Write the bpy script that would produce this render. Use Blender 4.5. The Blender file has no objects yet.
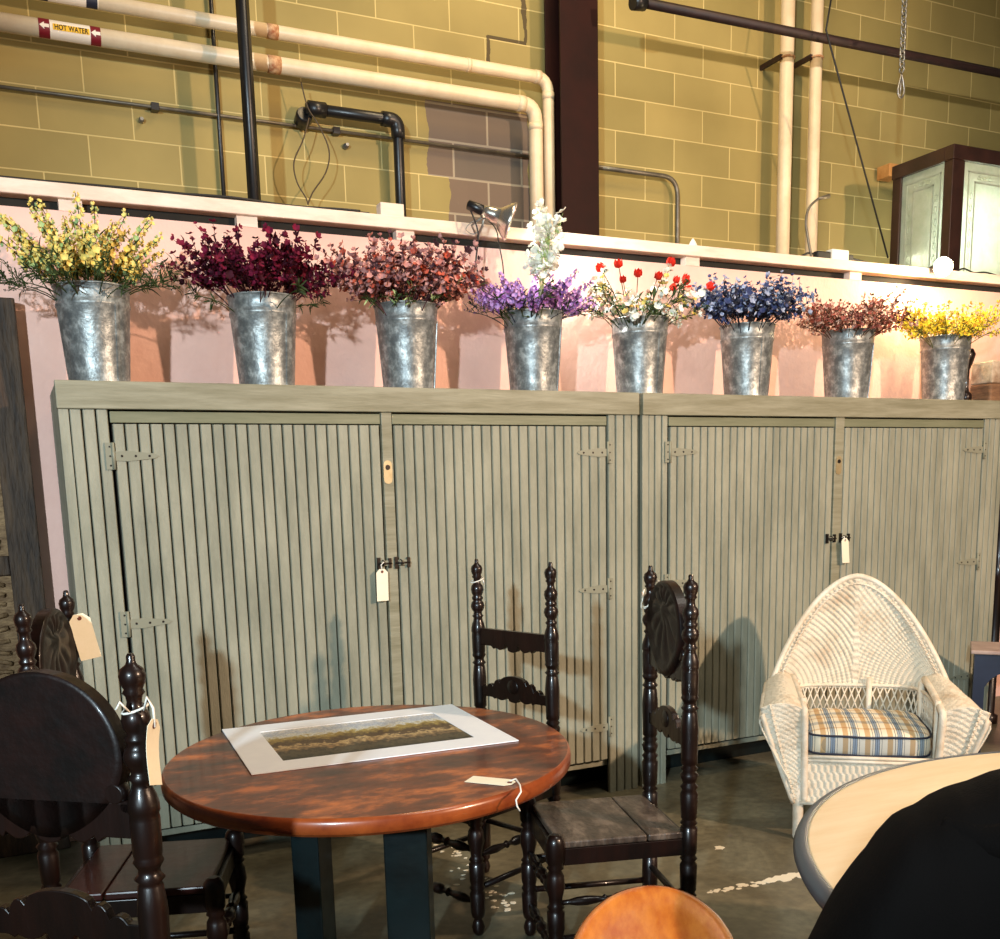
import bpy, bmesh, math, random
from mathutils import Vector, Matrix
PI = math.pi
SC = bpy.context.scene
COL = SC.collection

# ------------------------------------------------------------------ camera
FPX, PCX, PCY, EYE = 1008.0, 500.0, 667.0, 1.5
_V = Vector((640-PCX, 6400-PCY, FPX)).normalized()
_X = Vector((2652-PCX, 436-PCY, FPX)).normalized()
_X = (_X - _V*_X.dot(_V)).normalized()
_Z = -_V
_Y = _Z.cross(_X)
RW = Matrix((_X, _Y, _Z))            # camera (x right, y down, z forward) -> world
CAMP = Vector((0, 0, EYE))
def ray(px, py): return RW @ Vector((px-PCX, py-PCY, FPX))
def at(px, py, Y): d = ray(px, py); return CAMP + d*(Y/d.y)
def atz(px, py, z): d = ray(px, py); return CAMP + d*((z-EYE)/d.z)
cam = bpy.data.cameras.new('camera'); cam_o = bpy.data.objects.new('camera', cam); COL.objects.link(cam_o)
cam.sensor_fit = 'HORIZONTAL'; cam.sensor_width = 36; cam.lens = 36*FPX/1000
cam.shift_y = (PCY-469.5)/1000; cam.clip_start = .05
mw = Matrix.Identity(4)
for i in range(3):
    mw[i][0] = RW[i][0]; mw[i][1] = -RW[i][1]; mw[i][2] = -RW[i][2]; mw[i][3] = CAMP[i]
cam_o.matrix_world = mw
SC.camera = cam_o

# ------------------------------------------------------------------ exposure, world, lights
vs = SC.view_settings
vs.view_transform = 'Standard'; vs.look = 'None'; vs.gamma = 1.0; vs.use_curve_mapping = False
vs.exposure = 0.08
w = bpy.data.worlds.new('world'); SC.world = w; w.use_nodes = True
w.node_tree.nodes['Background'].inputs[0].default_value = (1.0, .93, .82, 1)
w.node_tree.nodes['Background'].inputs[1].default_value = .045
def lamp(name, kind, loc, target, power, color, size=.2, spot=1.2, blend=.5):
    l = bpy.data.lights.new(name, kind); o = bpy.data.objects.new(name, l); COL.objects.link(o)
    l.energy = power; l.color = color
    if kind == 'SPOT': l.spot_size = spot; l.spot_blend = blend; l.shadow_soft_size = size
    elif kind == 'AREA': l.size = size
    else: l.shadow_soft_size = size
    o.location = loc
    if target is not None:
        o.rotation_euler = (Vector(target)-Vector(loc)).to_track_quat('-Z', 'Y').to_euler()
    return o
lamp('cool_hall_lamp', 'SPOT', (-3.3, -3.2, 3.0), (2.1, 4.1, 2.15), 2450, (.72, .90, 1.0), .10, .70, .55)
lamp('warm_hall_lamp', 'SPOT', (4.6, -1.9, 3.3), (2.2, 4.2, 1.8), 1450, (1.0, .69, .47), .08, 1.7, .6)
lamp('high_bay_lamp', 'AREA', (2.5, 3.6, 6.2), (3.2, 6.0, 3.2), 90, (1.0, .76, .44), 1.0)
lamp('overhead_fill', 'AREA', (3.0, 1.0, 6.0), (3.0, 2.6, 0), 80, (1.0, .93, .82), 1.6)  # soft overhead fill added to brighten the floor, no fixture behind it

# ------------------------------------------------------------------ materials
def s2l(c):
    return tuple(((v/255)/12.92 if v/255 <= .04045 else (((v/255)+.055)/1.055)**2.4) for v in c)
MATS = {}
def mat(name, c1, c2=None, rough=.6, metal=0, scale=8, stretch=(1, 1, 1), bump=0, detail=5, coat=0,
        contrast=(.35, .65), c3=None, emit=None, estr=0, bscale=None, trans=0, coord='Object', spec=.5, alpha=1):
    if name in MATS: return MATS[name]
    m = bpy.data.materials.new(name); m.use_nodes = True; nt = m.node_tree; N = nt.nodes; L = nt.links
    b = N['Principled BSDF']; MATS[name] = m
    b.inputs['Roughness'].default_value = rough; b.inputs['Metallic'].default_value = metal
    b.inputs['Coat Weight'].default_value = coat; b.inputs['Coat Roughness'].default_value = .12
    b.inputs['Transmission Weight'].default_value = trans
    b.inputs['Specular IOR Level'].default_value = spec
    b.inputs['Alpha'].default_value = alpha
    c1l = (*s2l(c1), 1); c2l = (*s2l(c2 or c1), 1)
    tc = N.new('ShaderNodeTexCoord'); mp = N.new('ShaderNodeMapping'); mp.inputs['Scale'].default_value = stretch
    L.new(tc.outputs[coord], mp.inputs[0])
    nz = N.new('ShaderNodeTexNoise'); nz.inputs['Scale'].default_value = scale; nz.inputs['Detail'].default_value = detail
    nz.inputs['Roughness'].default_value = .65
    L.new(mp.outputs[0], nz.inputs['Vector'])
    cr = N.new('ShaderNodeValToRGB'); L.new(nz.outputs[0], cr.inputs[0])
    cr.color_ramp.elements[0].position = contrast[0]; cr.color_ramp.elements[0].color = c1l
    cr.color_ramp.elements[1].position = contrast[1]; cr.color_ramp.elements[1].color = c2l
    if c3:
        e = cr.color_ramp.elements.new((contrast[0]+contrast[1])/2); e.color = (*s2l(c3), 1)
    L.new(cr.outputs[0], b.inputs['Base Color'])
    if bump:
        bp = N.new('ShaderNodeBump'); bp.inputs['Strength'].default_value = bump; bp.inputs['Distance'].default_value = .01
        n2 = N.new('ShaderNodeTexNoise'); n2.inputs['Scale'].default_value = bscale or scale*3; n2.inputs['Detail'].default_value = 4
        L.new(mp.outputs[0], n2.inputs['Vector']); L.new(n2.outputs[0], bp.inputs['Height']); L.new(bp.outputs[0], b.inputs['Normal'])
    if emit:
        b.inputs['Emission Color'].default_value = (*s2l(emit), 1); b.inputs['Emission Strength'].default_value = estr
    return m
def nd(nt, t, **k):
    n = nt.nodes.new(t)
    for a, v in k.items(): setattr(n, a, v)
    return n
def math_n(nt, op, a, b=None, clamp=False):
    n = nt.nodes.new('ShaderNodeMath'); n.operation = op; n.use_clamp = clamp
    for i, v in enumerate((a, b)):
        if v is None: continue
        if isinstance(v, (int, float)): n.inputs[i].default_value = v
        else: nt.links.new(v, n.inputs[i])
    return n.outputs[0]
def mix_n(nt, fac, a, b, mode='MIX'):
    n = nt.nodes.new('ShaderNodeMix'); n.data_type = 'RGBA'; n.blend_type = mode
    for i, v in ((0, fac), (6, a), (7, b)):
        if isinstance(v, (int, float)): n.inputs[i].default_value = v
        elif isinstance(v, tuple): n.inputs[i].default_value = v
        else: nt.links.new(v, n.inputs[i])
    return n.outputs[2]
def L1(c): return (*s2l(c), 1)

def block_wall_mat():
    m = bpy.data.materials.new('painted_block'); m.use_nodes = True; nt = m.node_tree; b = nt.nodes['Principled BSDF']
    tc = nd(nt, 'ShaderNodeTexCoord'); sp = nd(nt, 'ShaderNodeSeparateXYZ'); nt.links.new(tc.outputs['Object'], sp.inputs[0])
    X, Zc = sp.outputs[0], sp.outputs[2]
    cb = nd(nt, 'ShaderNodeCombineXYZ')
    nt.links.new(math_n(nt, 'SUBTRACT', X, .549), cb.inputs[0]); nt.links.new(math_n(nt, 'SUBTRACT', Zc, 3.37), cb.inputs[1])
    br = nd(nt, 'ShaderNodeTexBrick'); nt.links.new(cb.outputs[0], br.inputs[0])
    br.inputs['Scale'].default_value = 1; br.inputs['Brick Width'].default_value = .46; br.inputs['Row Height'].default_value = .2032
    br.inputs['Mortar Size'].default_value = .0045; br.inputs['Mortar Smooth'].default_value = .25
    br.inputs['Color1'].default_value = L1((172, 152, 92)); br.inputs['Color2'].default_value = L1((152, 136, 80)); br.inputs['Mortar'].default_value = L1((216, 194, 130))
    nz = nd(nt, 'ShaderNodeTexNoise'); nz.inputs['Scale'].default_value = 1.3; nz.inputs['Detail'].default_value = 8; nt.links.new(tc.outputs['Object'], nz.inputs[0])
    cr = nd(nt, 'ShaderNodeValToRGB'); nt.links.new(nz.outputs[0], cr.inputs[0])
    cr.color_ramp.elements[0].position = .3; cr.color_ramp.elements[0].color = (.72, .72, .68, 1)
    cr.color_ramp.elements[1].position = .7; cr.color_ramp.elements[1].color = (1, 1, 1, 1)
    col = mix_n(nt, 1.0, br.outputs[0], cr.outputs[0], 'MULTIPLY')
    # bare grey blocks where the paint stops
    b2 = nd(nt, 'ShaderNodeTexBrick'); nt.links.new(cb.outputs[0], b2.inputs[0])
    for k, v in (('Scale', 1), ('Brick Width', .46), ('Row Height', .2032), ('Mortar Size', .007)): b2.inputs[k].default_value = v
    b2.inputs['Color1'].default_value = L1((104, 92, 80)); b2.inputs['Color2'].default_value = L1((122, 100, 82)); b2.inputs['Mortar'].default_value = L1((165, 150, 128))
    n3 = nd(nt, 'ShaderNodeTexNoise'); n3.inputs['Scale'].default_value = 5; n3.inputs['Detail'].default_value = 6; nt.links.new(tc.outputs['Object'], n3.inputs[0])
    xw = math_n(nt, 'ADD', X, math_n(nt, 'MULTIPLY', math_n(nt, 'SUBTRACT', n3.outputs[0], .5), .12))
    def box(x0, x1, z0, z1):
        a = math_n(nt, 'MULTIPLY', math_n(nt, 'GREATER_THAN', xw, x0), math_n(nt, 'LESS_THAN', xw, x1))
        c = math_n(nt, 'MULTIPLY', math_n(nt, 'GREATER_THAN', Zc, z0), math_n(nt, 'LESS_THAN', Zc, z1))
        return math_n(nt, 'MULTIPLY', a, c)
    mk = math_n(nt, 'ADD', box(2.45, 3.14, 3.37, 3.79), box(2.58, 3.14, 2.6, 3.37), True)
    col = mix_n(nt, mk, col, b2.outputs[0])
    cm = None
    for x0, x1, z0, z1 in ((3.10, 3.125, 4.20, 4.6), (2.87, 3.12, 4.185, 4.205), (2.86, 2.885, 4.05, 4.2)):
        q = box(x0, x1, z0, z1); cm = q if cm is None else math_n(nt, 'ADD', cm, q, True)
    col = mix_n(nt, math_n(nt, 'MULTIPLY', cm, .8), col, L1((45, 28, 18)))
    nt.links.new(col, b.inputs['Base Color']); b.inputs['Roughness'].default_value = .75
    bp = nd(nt, 'ShaderNodeBump'); bp.inputs['Strength'].default_value = .6; bp.inputs['Distance'].default_value = .006; bp.invert = False
    h = math_n(nt, 'ADD', math_n(nt, 'MULTIPLY', br.outputs['Fac'], -1.0), math_n(nt, 'MULTIPLY', n3.outputs[0], .5))
    nt.links.new(h, bp.inputs['Height']); nt.links.new(bp.outputs[0], b.inputs['Normal'])
    return m

def floor_mat():
    m = bpy.data.materials.new('stained_concrete'); m.use_nodes = True; nt = m.node_tree; b = nt.nodes['Principled BSDF']
    tc = nd(nt, 'ShaderNodeTexCoord')
    n1 = nd(nt, 'ShaderNodeTexNoise'); n1.inputs['Scale'].default_value = 1.6; n1.inputs['Detail'].default_value = 10; n1.inputs['Roughness'].default_value = .7; n1.inputs['Distortion'].default_value = .8
    nt.links.new(tc.outputs['Object'], n1.inputs[0])
    cr = nd(nt, 'ShaderNodeValToRGB'); nt.links.new(n1.outputs[0], cr.inputs[0])
    cr.color_ramp.elements[0].position = .3; cr.color_ramp.elements[0].color = L1((74, 66, 50))
    cr.color_ramp.elements[1].position = .72; cr.color_ramp.elements[1].color = L1((142, 136, 112))
    e = cr.color_ramp.elements.new(.5); e.color = L1((106, 100, 80))
    n2 = nd(nt, 'ShaderNodeTexNoise'); n2.inputs['Scale'].default_value = 28; n2.inputs['Detail'].default_value = 8; nt.links.new(tc.outputs['Object'], n2.inputs[0])
    c2 = nd(nt, 'ShaderNodeValToRGB'); nt.links.new(n2.outputs[0], c2.inputs[0])
    c2.color_ramp.elements[0].position = .3; c2.color_ramp.elements[0].color = (.6, .6, .6, 1); c2.color_ramp.elements[1].position = .65
    col = mix_n(nt, .8, cr.outputs[0], c2.outputs[0], 'MULTIPLY')
    nt.links.new(col, b.inputs['Base Color'])
    rr = math_n(nt, 'ADD', math_n(nt, 'MULTIPLY', n1.outputs[0], .5), .15); nt.links.new(rr, b.inputs['Roughness'])
    bp = nd(nt, 'ShaderNodeBump'); bp.inputs['Strength'].default_value = .3; bp.inputs['Distance'].default_value = .004
    nt.links.new(n2.outputs[0], bp.inputs['Height']); nt.links.new(bp.outputs[0], b.inputs['Normal'])
    return m

def print_mat():
    # a small painted landscape: pale sky, tree line, fields (UV 0..1)
    m = bpy.data.materials.new('landscape_print'); m.use_nodes = True; nt = m.node_tree; b = nt.nodes['Principled BSDF']
    tc = nd(nt, 'ShaderNodeTexCoord'); sp = nd(nt, 'ShaderNodeSeparateXYZ'); nt.links.new(tc.outputs['UV'], sp.inputs[0])
    def noise(sc, st, dt=6):
        mp = nd(nt, 'ShaderNodeMapping'); mp.inputs['Scale'].default_value = st; nt.links.new(tc.outputs['UV'], mp.inputs[0])
        n = nd(nt, 'ShaderNodeTexNoise'); n.inputs['Scale'].default_value = sc; n.inputs['Detail'].default_value = dt; nt.links.new(mp.outputs[0], n.inputs[0]); return n.outputs[0]
    h = math_n(nt, 'ADD', sp.outputs[1], math_n(nt, 'MULTIPLY', math_n(nt, 'SUBTRACT', noise(5, (1, .1, 1)), .5), .28))
    h = math_n(nt, 'ADD', h, math_n(nt, 'MULTIPLY', math_n(nt, 'SUBTRACT', noise(14, (2.2, 1, 1), 10), .5), .42))
    cr = nd(nt, 'ShaderNodeValToRGB'); nt.links.new(h, cr.inputs[0])
    els = [(.0, (46, 44, 34)), (.16, (92, 84, 62)), (.22, (60, 52, 40)), (.33, (150, 126, 88)), (.38, (205, 180, 130)), (.43, (92, 74, 50)),
           (.52, (84, 66, 44)), (.60, (140, 120, 62)), (.68, (176, 158, 92)), (.74, (214, 220, 214)), (.85, (176, 190, 208)), (1, (226, 226, 222))]
    cr.color_ramp.elements[0].position = 0; cr.color_ramp.elements[0].color = L1(els[0][1]); cr.color_ramp.elements[1].position = 1; cr.color_ramp.elements[1].color = L1(els[-1][1])
    for p, c in els[1:-1]: e = cr.color_ramp.elements.new(p); e.color = L1(c)
    n = noise(60, (1.5, 1, 1), 3)
    c2 = nd(nt, 'ShaderNodeValToRGB'); nt.links.new(n, c2.inputs[0]); c2.color_ramp.elements[0].position = .35; c2.color_ramp.elements[0].color = (.45, .42, .4, 1); c2.color_ramp.elements[1].position = .6
    nt.links.new(mix_n(nt, .6, cr.outputs[0], c2.outputs[0], 'MULTIPLY'), b.inputs['Base Color']); b.inputs['Roughness'].default_value = .5
    return m

CUSH_OFF = .110
def plaid_mat():
    m = bpy.data.materials.new('plaid_fabric'); m.use_nodes = True; nt = m.node_tree; b = nt.nodes['Principled BSDF']
    tc = nd(nt, 'ShaderNodeTexCoord'); sp = nd(nt, 'ShaderNodeSeparateXYZ'); nt.links.new(tc.outputs['Object'], sp.inputs[0])
    def stripes(src, period, pts):
        f = math_n(nt, 'FRACT', math_n(nt, 'DIVIDE', math_n(nt, 'ADD', src, 10.0), period))
        cr = nd(nt, 'ShaderNodeValToRGB'); cr.color_ramp.interpolation = 'CONSTANT'; nt.links.new(f, cr.inputs[0])
        cr.color_ramp.elements[0].color = L1(pts[0][1]); cr.color_ramp.elements[0].position = 0
        cr.color_ramp.elements[1].position = pts[-1][0]; cr.color_ramp.elements[1].color = L1(pts[-1][1])
        for p, c in pts[1:-1]: e = cr.color_ramp.elements.new(p); e.color = L1(c)
        return cr.outputs[0]
    cream, blue, tan, navy = (226, 218, 198), (146, 160, 172), (196, 166, 124), (50, 58, 78)
    a = stripes(sp.outputs[0], .088, [(0, cream), (.10, navy), (.12, cream), (.2, navy), (.22, blue), (.30, navy), (.32, blue), (.40, navy), (.42, cream), (.50, navy), (.52, cream), (.62, tan), (.86, cream)])
    c = stripes(math_n(nt, 'ADD', sp.outputs[1], CUSH_OFF), .16, [(0, (255, 250, 240)), (.3, (186, 198, 214)), (.42, (120, 130, 152)), (.44, (186, 198, 214)), (.56, (255, 250, 240)), (.9, (225, 195, 160))])
    nt.links.new(mix_n(nt, .75, a, c, 'MULTIPLY'), b.inputs['Base Color']); b.inputs['Roughness'].default_value = .9
    return m

M = dict(
    cab=mat('sage_paint', (132, 132, 114), (160, 158, 138), rough=.55, scale=2.4, stretch=(4, 4, 1), bump=.25, bscale=60, detail=8),
    cabd=mat('sage_paint_worn', (126, 122, 98), (154, 150, 128), rough=.55, scale=5, stretch=(.6, 1, 6), bump=.2, detail=8),
    cabg=mat('sage_paint_green', (112, 114, 88), (128, 128, 102), rough=.5, scale=5, stretch=(.6, 1, 6), bump=.2),
    gap=mat('gap_shadow_wood', (38, 34, 26), (30, 26, 20), rough=.9),
    pink=mat('pink_paint', (248, 202, 186), (234, 184, 168), rough=.7, scale=1.6, detail=10, bump=.3, bscale=30),
    ledge=mat('ledge_paint', (244, 224, 206), (226, 198, 178), rough=.6, scale=4, stretch=(1, 1, 4), bump=.2),
    dwood=mat('dark_walnut', (13, 7, 5), (30, 13, 8), rough=.36, scale=9, stretch=(1, 1, .25), bump=.25, coat=.28, spec=.35),
    panelw=mat('carved_panel_wood', (14, 8, 6), (30, 13, 9), rough=.42, scale=14, bump=.15, coat=.12, spec=.3),
    seatw=mat('worn_seat_wood', (44, 34, 28), (112, 98, 86), rough=.42, scale=9, stretch=(1, 2.2, 1), bump=.4, detail=10, c3=(70, 58, 49), coat=.2),
    seatr=mat('red_brown_seat_wood', (40, 12, 8), (66, 20, 12), rough=.4, scale=6, bump=.2, coat=.2),
    tabtop=mat('mottled_mahogany', (60, 24, 11), (196, 108, 48), rough=.36, scale=4.6, stretch=(1, 1.8, 1), detail=12, contrast=(.38, .66), c3=(108, 52, 25), bump=.1, coat=.3),
    tabedge=mat('mahogany_edge', (112, 46, 20), (156, 78, 34), rough=.3, scale=7, coat=.4),
    teal=mat('dark_teal_paint', (7, 14, 15), (13, 26, 28), rough=.3, scale=6, bump=.15, coat=.3),
    paper=mat('mat_board', (228, 234, 242), (234, 240, 246), rough=.6),
    tag=mat('tag_card', (240, 234, 206), (246, 240, 216), rough=.7, scale=20),
    hole=mat('tag_reinforcement', (110, 52, 30), rough=.7),
    string=mat('white_string', (244, 238, 226), rough=.8),
    wick=mat('white_wicker', (226, 214, 192), (180, 152, 118), rough=.6, scale=7, detail=8, contrast=(.5, .78), bump=.5, bscale=180),
    wickr=mat('wicker_frame_paint', (230, 220, 202), (206, 188, 162), rough=.5, scale=10, bump=.3, bscale=120),
    navy=mat('navy_piping', (34, 38, 54), rough=.8),
    lam=mat('maple_laminate', (236, 210, 168), (242, 222, 186), rough=.4, scale=5, stretch=(1, 5, 1), detail=8),
    vinyl=mat('grey_vinyl_edge', (84, 92, 100), rough=.35),
    black=mat('black_cloth', (9, 6, 5), (14, 9, 7), rough=.85, scale=4, bump=.1, bscale=300, spec=.12),
    orange=mat('orange_maple', (196, 96, 24), (230, 142, 56), rough=.18, scale=6, stretch=(4, 1, 1), detail=9, coat=.8, bump=.1, bscale=12),
    metal=mat('galvanized_steel', (112, 116, 116), (186, 190, 188), rough=.42, metal=.55, scale=26, detail=3, contrast=(.38, .66), c3=(142, 146, 144), bump=.15),
    iron=mat('blackened_iron', (34, 30, 28), (54, 46, 40), rough=.4, metal=.6),
    hinge=mat('painted_hinge', (138, 137, 118), rough=.45),
    brass=mat('worn_brass_plate', (196, 184, 150), (170, 150, 110), rough=.4, metal=.4),
    pvc=mat('cream_pipe_paint', (240, 218, 184), (226, 198, 160), rough=.4, scale=5),
    rust=mat('rusty_joint', (150, 84, 44), (214, 176, 134), rough=.7, scale=30),
    col=mat('oxide_red_steel', (42, 14, 9), (30, 10, 7), rough=.6, scale=3, bump=.15, spec=.2),
    barm=mat('rusty_bar', (52, 30, 28), (36, 22, 20), rough=.6, scale=12),
    blk=mat('black_pipe', (24, 23, 24), (32, 30, 30), rough=.35, scale=10),
    cable=mat('black_cable', (26, 24, 24), rough=.6),
    conduit=mat('grey_conduit', (86, 80, 70), (120, 112, 96), rough=.4, metal=.4),
    thin=mat('brown_wire', (74, 58, 38), rough=.6),
    chrome=mat('polished_reflector', (220, 214, 204), rough=.25, metal=.9),
    bulbm=mat('lit_bulb', (255, 236, 200), rough=.4, emit=(255, 232, 190), estr=60),
    bulbw=mat('lit_bulb_cool', (255, 255, 250), rough=.4, emit=(255, 250, 236), estr=30),
    white=mat('white_plastic', (232, 226, 214), rough=.5),
    galv=mat('chain_steel', (150, 148, 142), rough=.35, metal=.8),
    casef=mat('dark_case_frame', (52, 30, 24), (34, 20, 16), rough=.35, scale=6, coat=.3),
    glass=mat('etched_glass', (232, 240, 220), (212, 224, 198), rough=.5, trans=.6, scale=14, bump=.5, bscale=22),
    wall_old=mat('old_oak', (88, 66, 46), (44, 32, 24), rough=.7, scale=8, stretch=(3, 3, .6), bump=.7, detail=8),
    wall_pan=mat('carved_pale_oak', (172, 138, 98), (110, 82, 54), rough=.7, scale=14, stretch=(1, 1, 3), bump=.9, detail=8),
    stone=mat('whitewashed_block', (206, 186, 160), (150, 122, 96), rough=.8, scale=12, bump=.6),
    brownb=mat('brown_wood_block', (146, 108, 76), (96, 66, 46), rough=.7, scale=10, stretch=(1, 1, 4), bump=.4),
    tanb=mat('tan_wood_block', (206, 150, 86), (180, 120, 60), rough=.6, scale=10),
    pinktop=mat('worn_table_paint', (150, 126, 118), (182, 160, 148), rough=.5, scale=6, bump=.2),
    navyp=mat('navy_table_paint', (20, 26, 48), (30, 38, 62), rough=.4, scale=6),
    debris=mat('paint_flake', (226, 218, 196), rough=.8),
    lred=mat('label_maroon', (120, 20, 36), rough=.5), lyel=mat('label_yellow', (240, 190, 40), rough=.5), lwht=mat('label_white', (240, 232, 220), rough=.5),
    lblk=mat('label_ink', (24, 18, 18), rough=.6), lnavy=mat('label_navy', (28, 36, 58), rough=.5), lgrn=mat('label_pale_green', (206, 222, 170), rough=.5),
    block=block_wall_mat(), floor=floor_mat(), art=print_mat(), plaid=plaid_mat(),
)

# ------------------------------------------------------------------ mesh building
class MB:
    def __init__(s): s.v = []; s.f = []; s.mi = []; s.sm = []; s.uv = {}
    def add(s, vs_, fs, mi=0, sm=False):
        o = len(s.v); s.v += [Vector(v) for v in vs_]
        for f in fs: s.f.append([i+o for i in f]); s.mi.append(mi); s.sm.append(sm)
        return s
    def box(s, x0, x1, y0, y1, z0, z1, mi=0, rz=0, c=None):
        P = [(x0, y0, z0), (x1, y0, z0), (x1, y1, z0), (x0, y1, z0), (x0, y0, z1), (x1, y0, z1), (x1, y1, z1), (x0, y1, z1)]
        if rz:
            cx, cy = c or ((x0+x1)/2, (y0+y1)/2); k, q = math.cos(rz), math.sin(rz)
            P = [(cx+(x-cx)*k-(y-cy)*q, cy+(x-cx)*q+(y-cy)*k, z) for x, y, z in P]
        return s.add(P, [(0, 3, 2, 1), (4, 5, 6, 7), (0, 1, 5, 4), (1, 2, 6, 5), (2, 3, 7, 6), (3, 0, 4, 7)], mi)
    def lathe(s, prof, c=(0, 0, 0), n=20, mi=0, axis=None, ecc=1):
        q = Vector((0, 0, 1)).rotation_difference(Vector(axis).normalized()) if axis is not None else None
        vs_ = []
        for z, r in prof:
            for i in range(n):
                a = 2*PI*i/n; p = Vector((r*math.cos(a), r*ecc*math.sin(a), z))
                if q: p = q @ p
                vs_.append(p+Vector(c))
        fs = []
        for j in range(len(prof)-1):
            for i in range(n):
                fs.append((j*n+i, j*n+(i+1) % n, (j+1)*n+(i+1) % n, (j+1)*n+i))
        s.add(vs_, fs, mi, True)
        o = len(s.v)-len(vs_)
        s.f.append([o+i for i in range(n)][::-1]); s.mi.append(mi); s.sm.append(False)
        s.f.append([o+(len(prof)-1)*n+i for i in range(n)]); s.mi.append(mi); s.sm.append(False)
        return s
    def tube(s, pts, r, n=8, mi=0, closed=False):
        pts = [Vector(p) for p in pts]; m = len(pts)
        rs = r if isinstance(r, (list, tuple)) else [r]*m
        up = None; vs_ = []
        for i in range(m):
            a = pts[i-1] if (i > 0 or closed) else pts[i]; b = pts[(i+1) % m] if (i < m-1 or closed) else pts[i]
            t = (b-a)
            t = t.normalized() if t.length > 1e-9 else Vector((0, 0, 1))
            if up is None:
                up = Vector((0, 0, 1)) if abs(t.z) < .9 else Vector((1, 0, 0))
            up = (up - t*up.dot(t)); up = up.normalized() if up.length > 1e-6 else t.orthogonal().normalized()
            sd = t.cross(up)
            for k in range(n):
                an = 2*PI*k/n; vs_.append(pts[i]+(up*math.cos(an)+sd*math.sin(an))*rs[i])
        fs = []
        for i in range(m if closed else m-1):
            j = (i+1) % m
            for k in range(n): fs.append((i*n+k, j*n+k, j*n+(k+1) % n, i*n+(k+1) % n))
        s.add(vs_, fs, mi, True)
        if not closed:
            o = len(s.v)-len(vs_)
            s.f.append([o+k for k in range(n)]); s.mi.append(mi); s.sm.append(False)
            s.f.append([o+(m-1)*n+k for k in range(n)][::-1]); s.mi.append(mi); s.sm.append(False)
        return s
    def prism(s, out, y0, y1, mi=0, ax='y', mf=None):
        """outline points (u,v) extruded; ax='y': (u,y,v); ax='z': (u,v,z)"""
        n = len(out)
        g = (lambda u, v, h: (u, h, v)) if ax == 'y' else ((lambda u, v, h: (u, v, h)) if ax == 'z' else (lambda u, v, h: (h, u, v)))
        vs_ = [g(u, v, y0) for u, v in out]+[g(u, v, y1) for u, v in out]
        s.add(vs_, [list(range(n)), list(range(2*n-1, n-1, -1))]+[(i, n+i, n+(i+1) % n, (i+1) % n) for i in range(n)], mi)
        return s
    def grid(s, fn, nu, nv, mi=0, sm=True):
        vs_ = [fn(i/nu, j/nv) for j in range(nv+1) for i in range(nu+1)]
        return s.add(vs_, [(j*(nu+1)+i, j*(nu+1)+i+1, (j+1)*(nu+1)+i+1, (j+1)*(nu+1)+i) for j in range(nv) for i in range(nu)], mi, sm)
    def xf(s, mtx):
        s.v = [mtx @ v for v in s.v]; return s
    def build(s, name, mats, parent=None, bevel=0, solid=0, loc=None, seg=2, recalc=True):
        me = bpy.data.meshes.new(name)
        me.from_pydata([tuple(v) for v in s.v], [], s.f); me.validate()
        ms = mats if isinstance(mats, (list, tuple)) else [mats]
        for x in ms: me.materials.append(x)
        if len(me.polygons) == len(s.mi):
            me.polygons.foreach_set('material_index', s.mi); me.polygons.foreach_set('use_smooth', s.sm)
        if recalc:
            b = bmesh.new(); b.from_mesh(me); bmesh.ops.recalc_face_normals(b, faces=b.faces); b.to_mesh(me); b.free()
        me.update()
        o = bpy.data.objects.new(name, me); COL.objects.link(o)
        if parent is not None: o.parent = parent
        if loc is not None: o.location = loc
        if solid:
            md = o.modifiers.new('solid', 'SOLIDIFY'); md.thickness = solid; md.offset = 0
        if bevel:
            md = o.modifiers.new('bevel', 'BEVEL'); md.width = bevel; md.segments = seg; md.limit_method = 'ANGLE'; md.angle_limit = .7
            md.harden_normals = False
        return o
def tagp(o, label, cat, group=None):
    o['label'] = label; o['category'] = cat
    if group: o['group'] = group
    return o
def thing(name, label, cat, loc=(0, 0, 0), rz=0, group=None):
    o = bpy.data.objects.new(name, None); COL.objects.link(o); o.empty_display_size = .1
    o.location = loc; o.rotation_euler = (0, 0, rz); return tagp(o, label, cat, group)
def copy_tree(o, parent=None):
    c = o.copy(); COL.objects.link(c); c.parent = parent
    for ch in [k for k in list(bpy.data.objects) if k.parent == o]: copy_tree(ch, c)
    return c
def struct(o): o['kind'] = 'structure'; return o
def arc(cx, cy, r, a0, a1, n): return [(cx+r*math.cos(a0+(a1-a0)*i/n), cy+r*math.sin(a0+(a1-a0)*i/n)) for i in range(n+1)]
def corner(p0, p1, p2, r, n=6):
    """points rounding the corner p1"""
    p0, p1, p2 = Vector(p0), Vector(p1), Vector(p2)
    a = p1+(p0-p1).normalized()*r; b = p1+(p2-p1).normalized()*r
    return [a*(1-t)**2+p1*2*t*(1-t)+b*t*t for t in [i/n for i in range(n+1)]]
def route(pts, r):
    out = [Vector(pts[0])]
    for i in range(1, len(pts)-1): out += corner(pts[i-1], pts[i], pts[i+1], r)
    return out+[Vector(pts[-1])]

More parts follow.
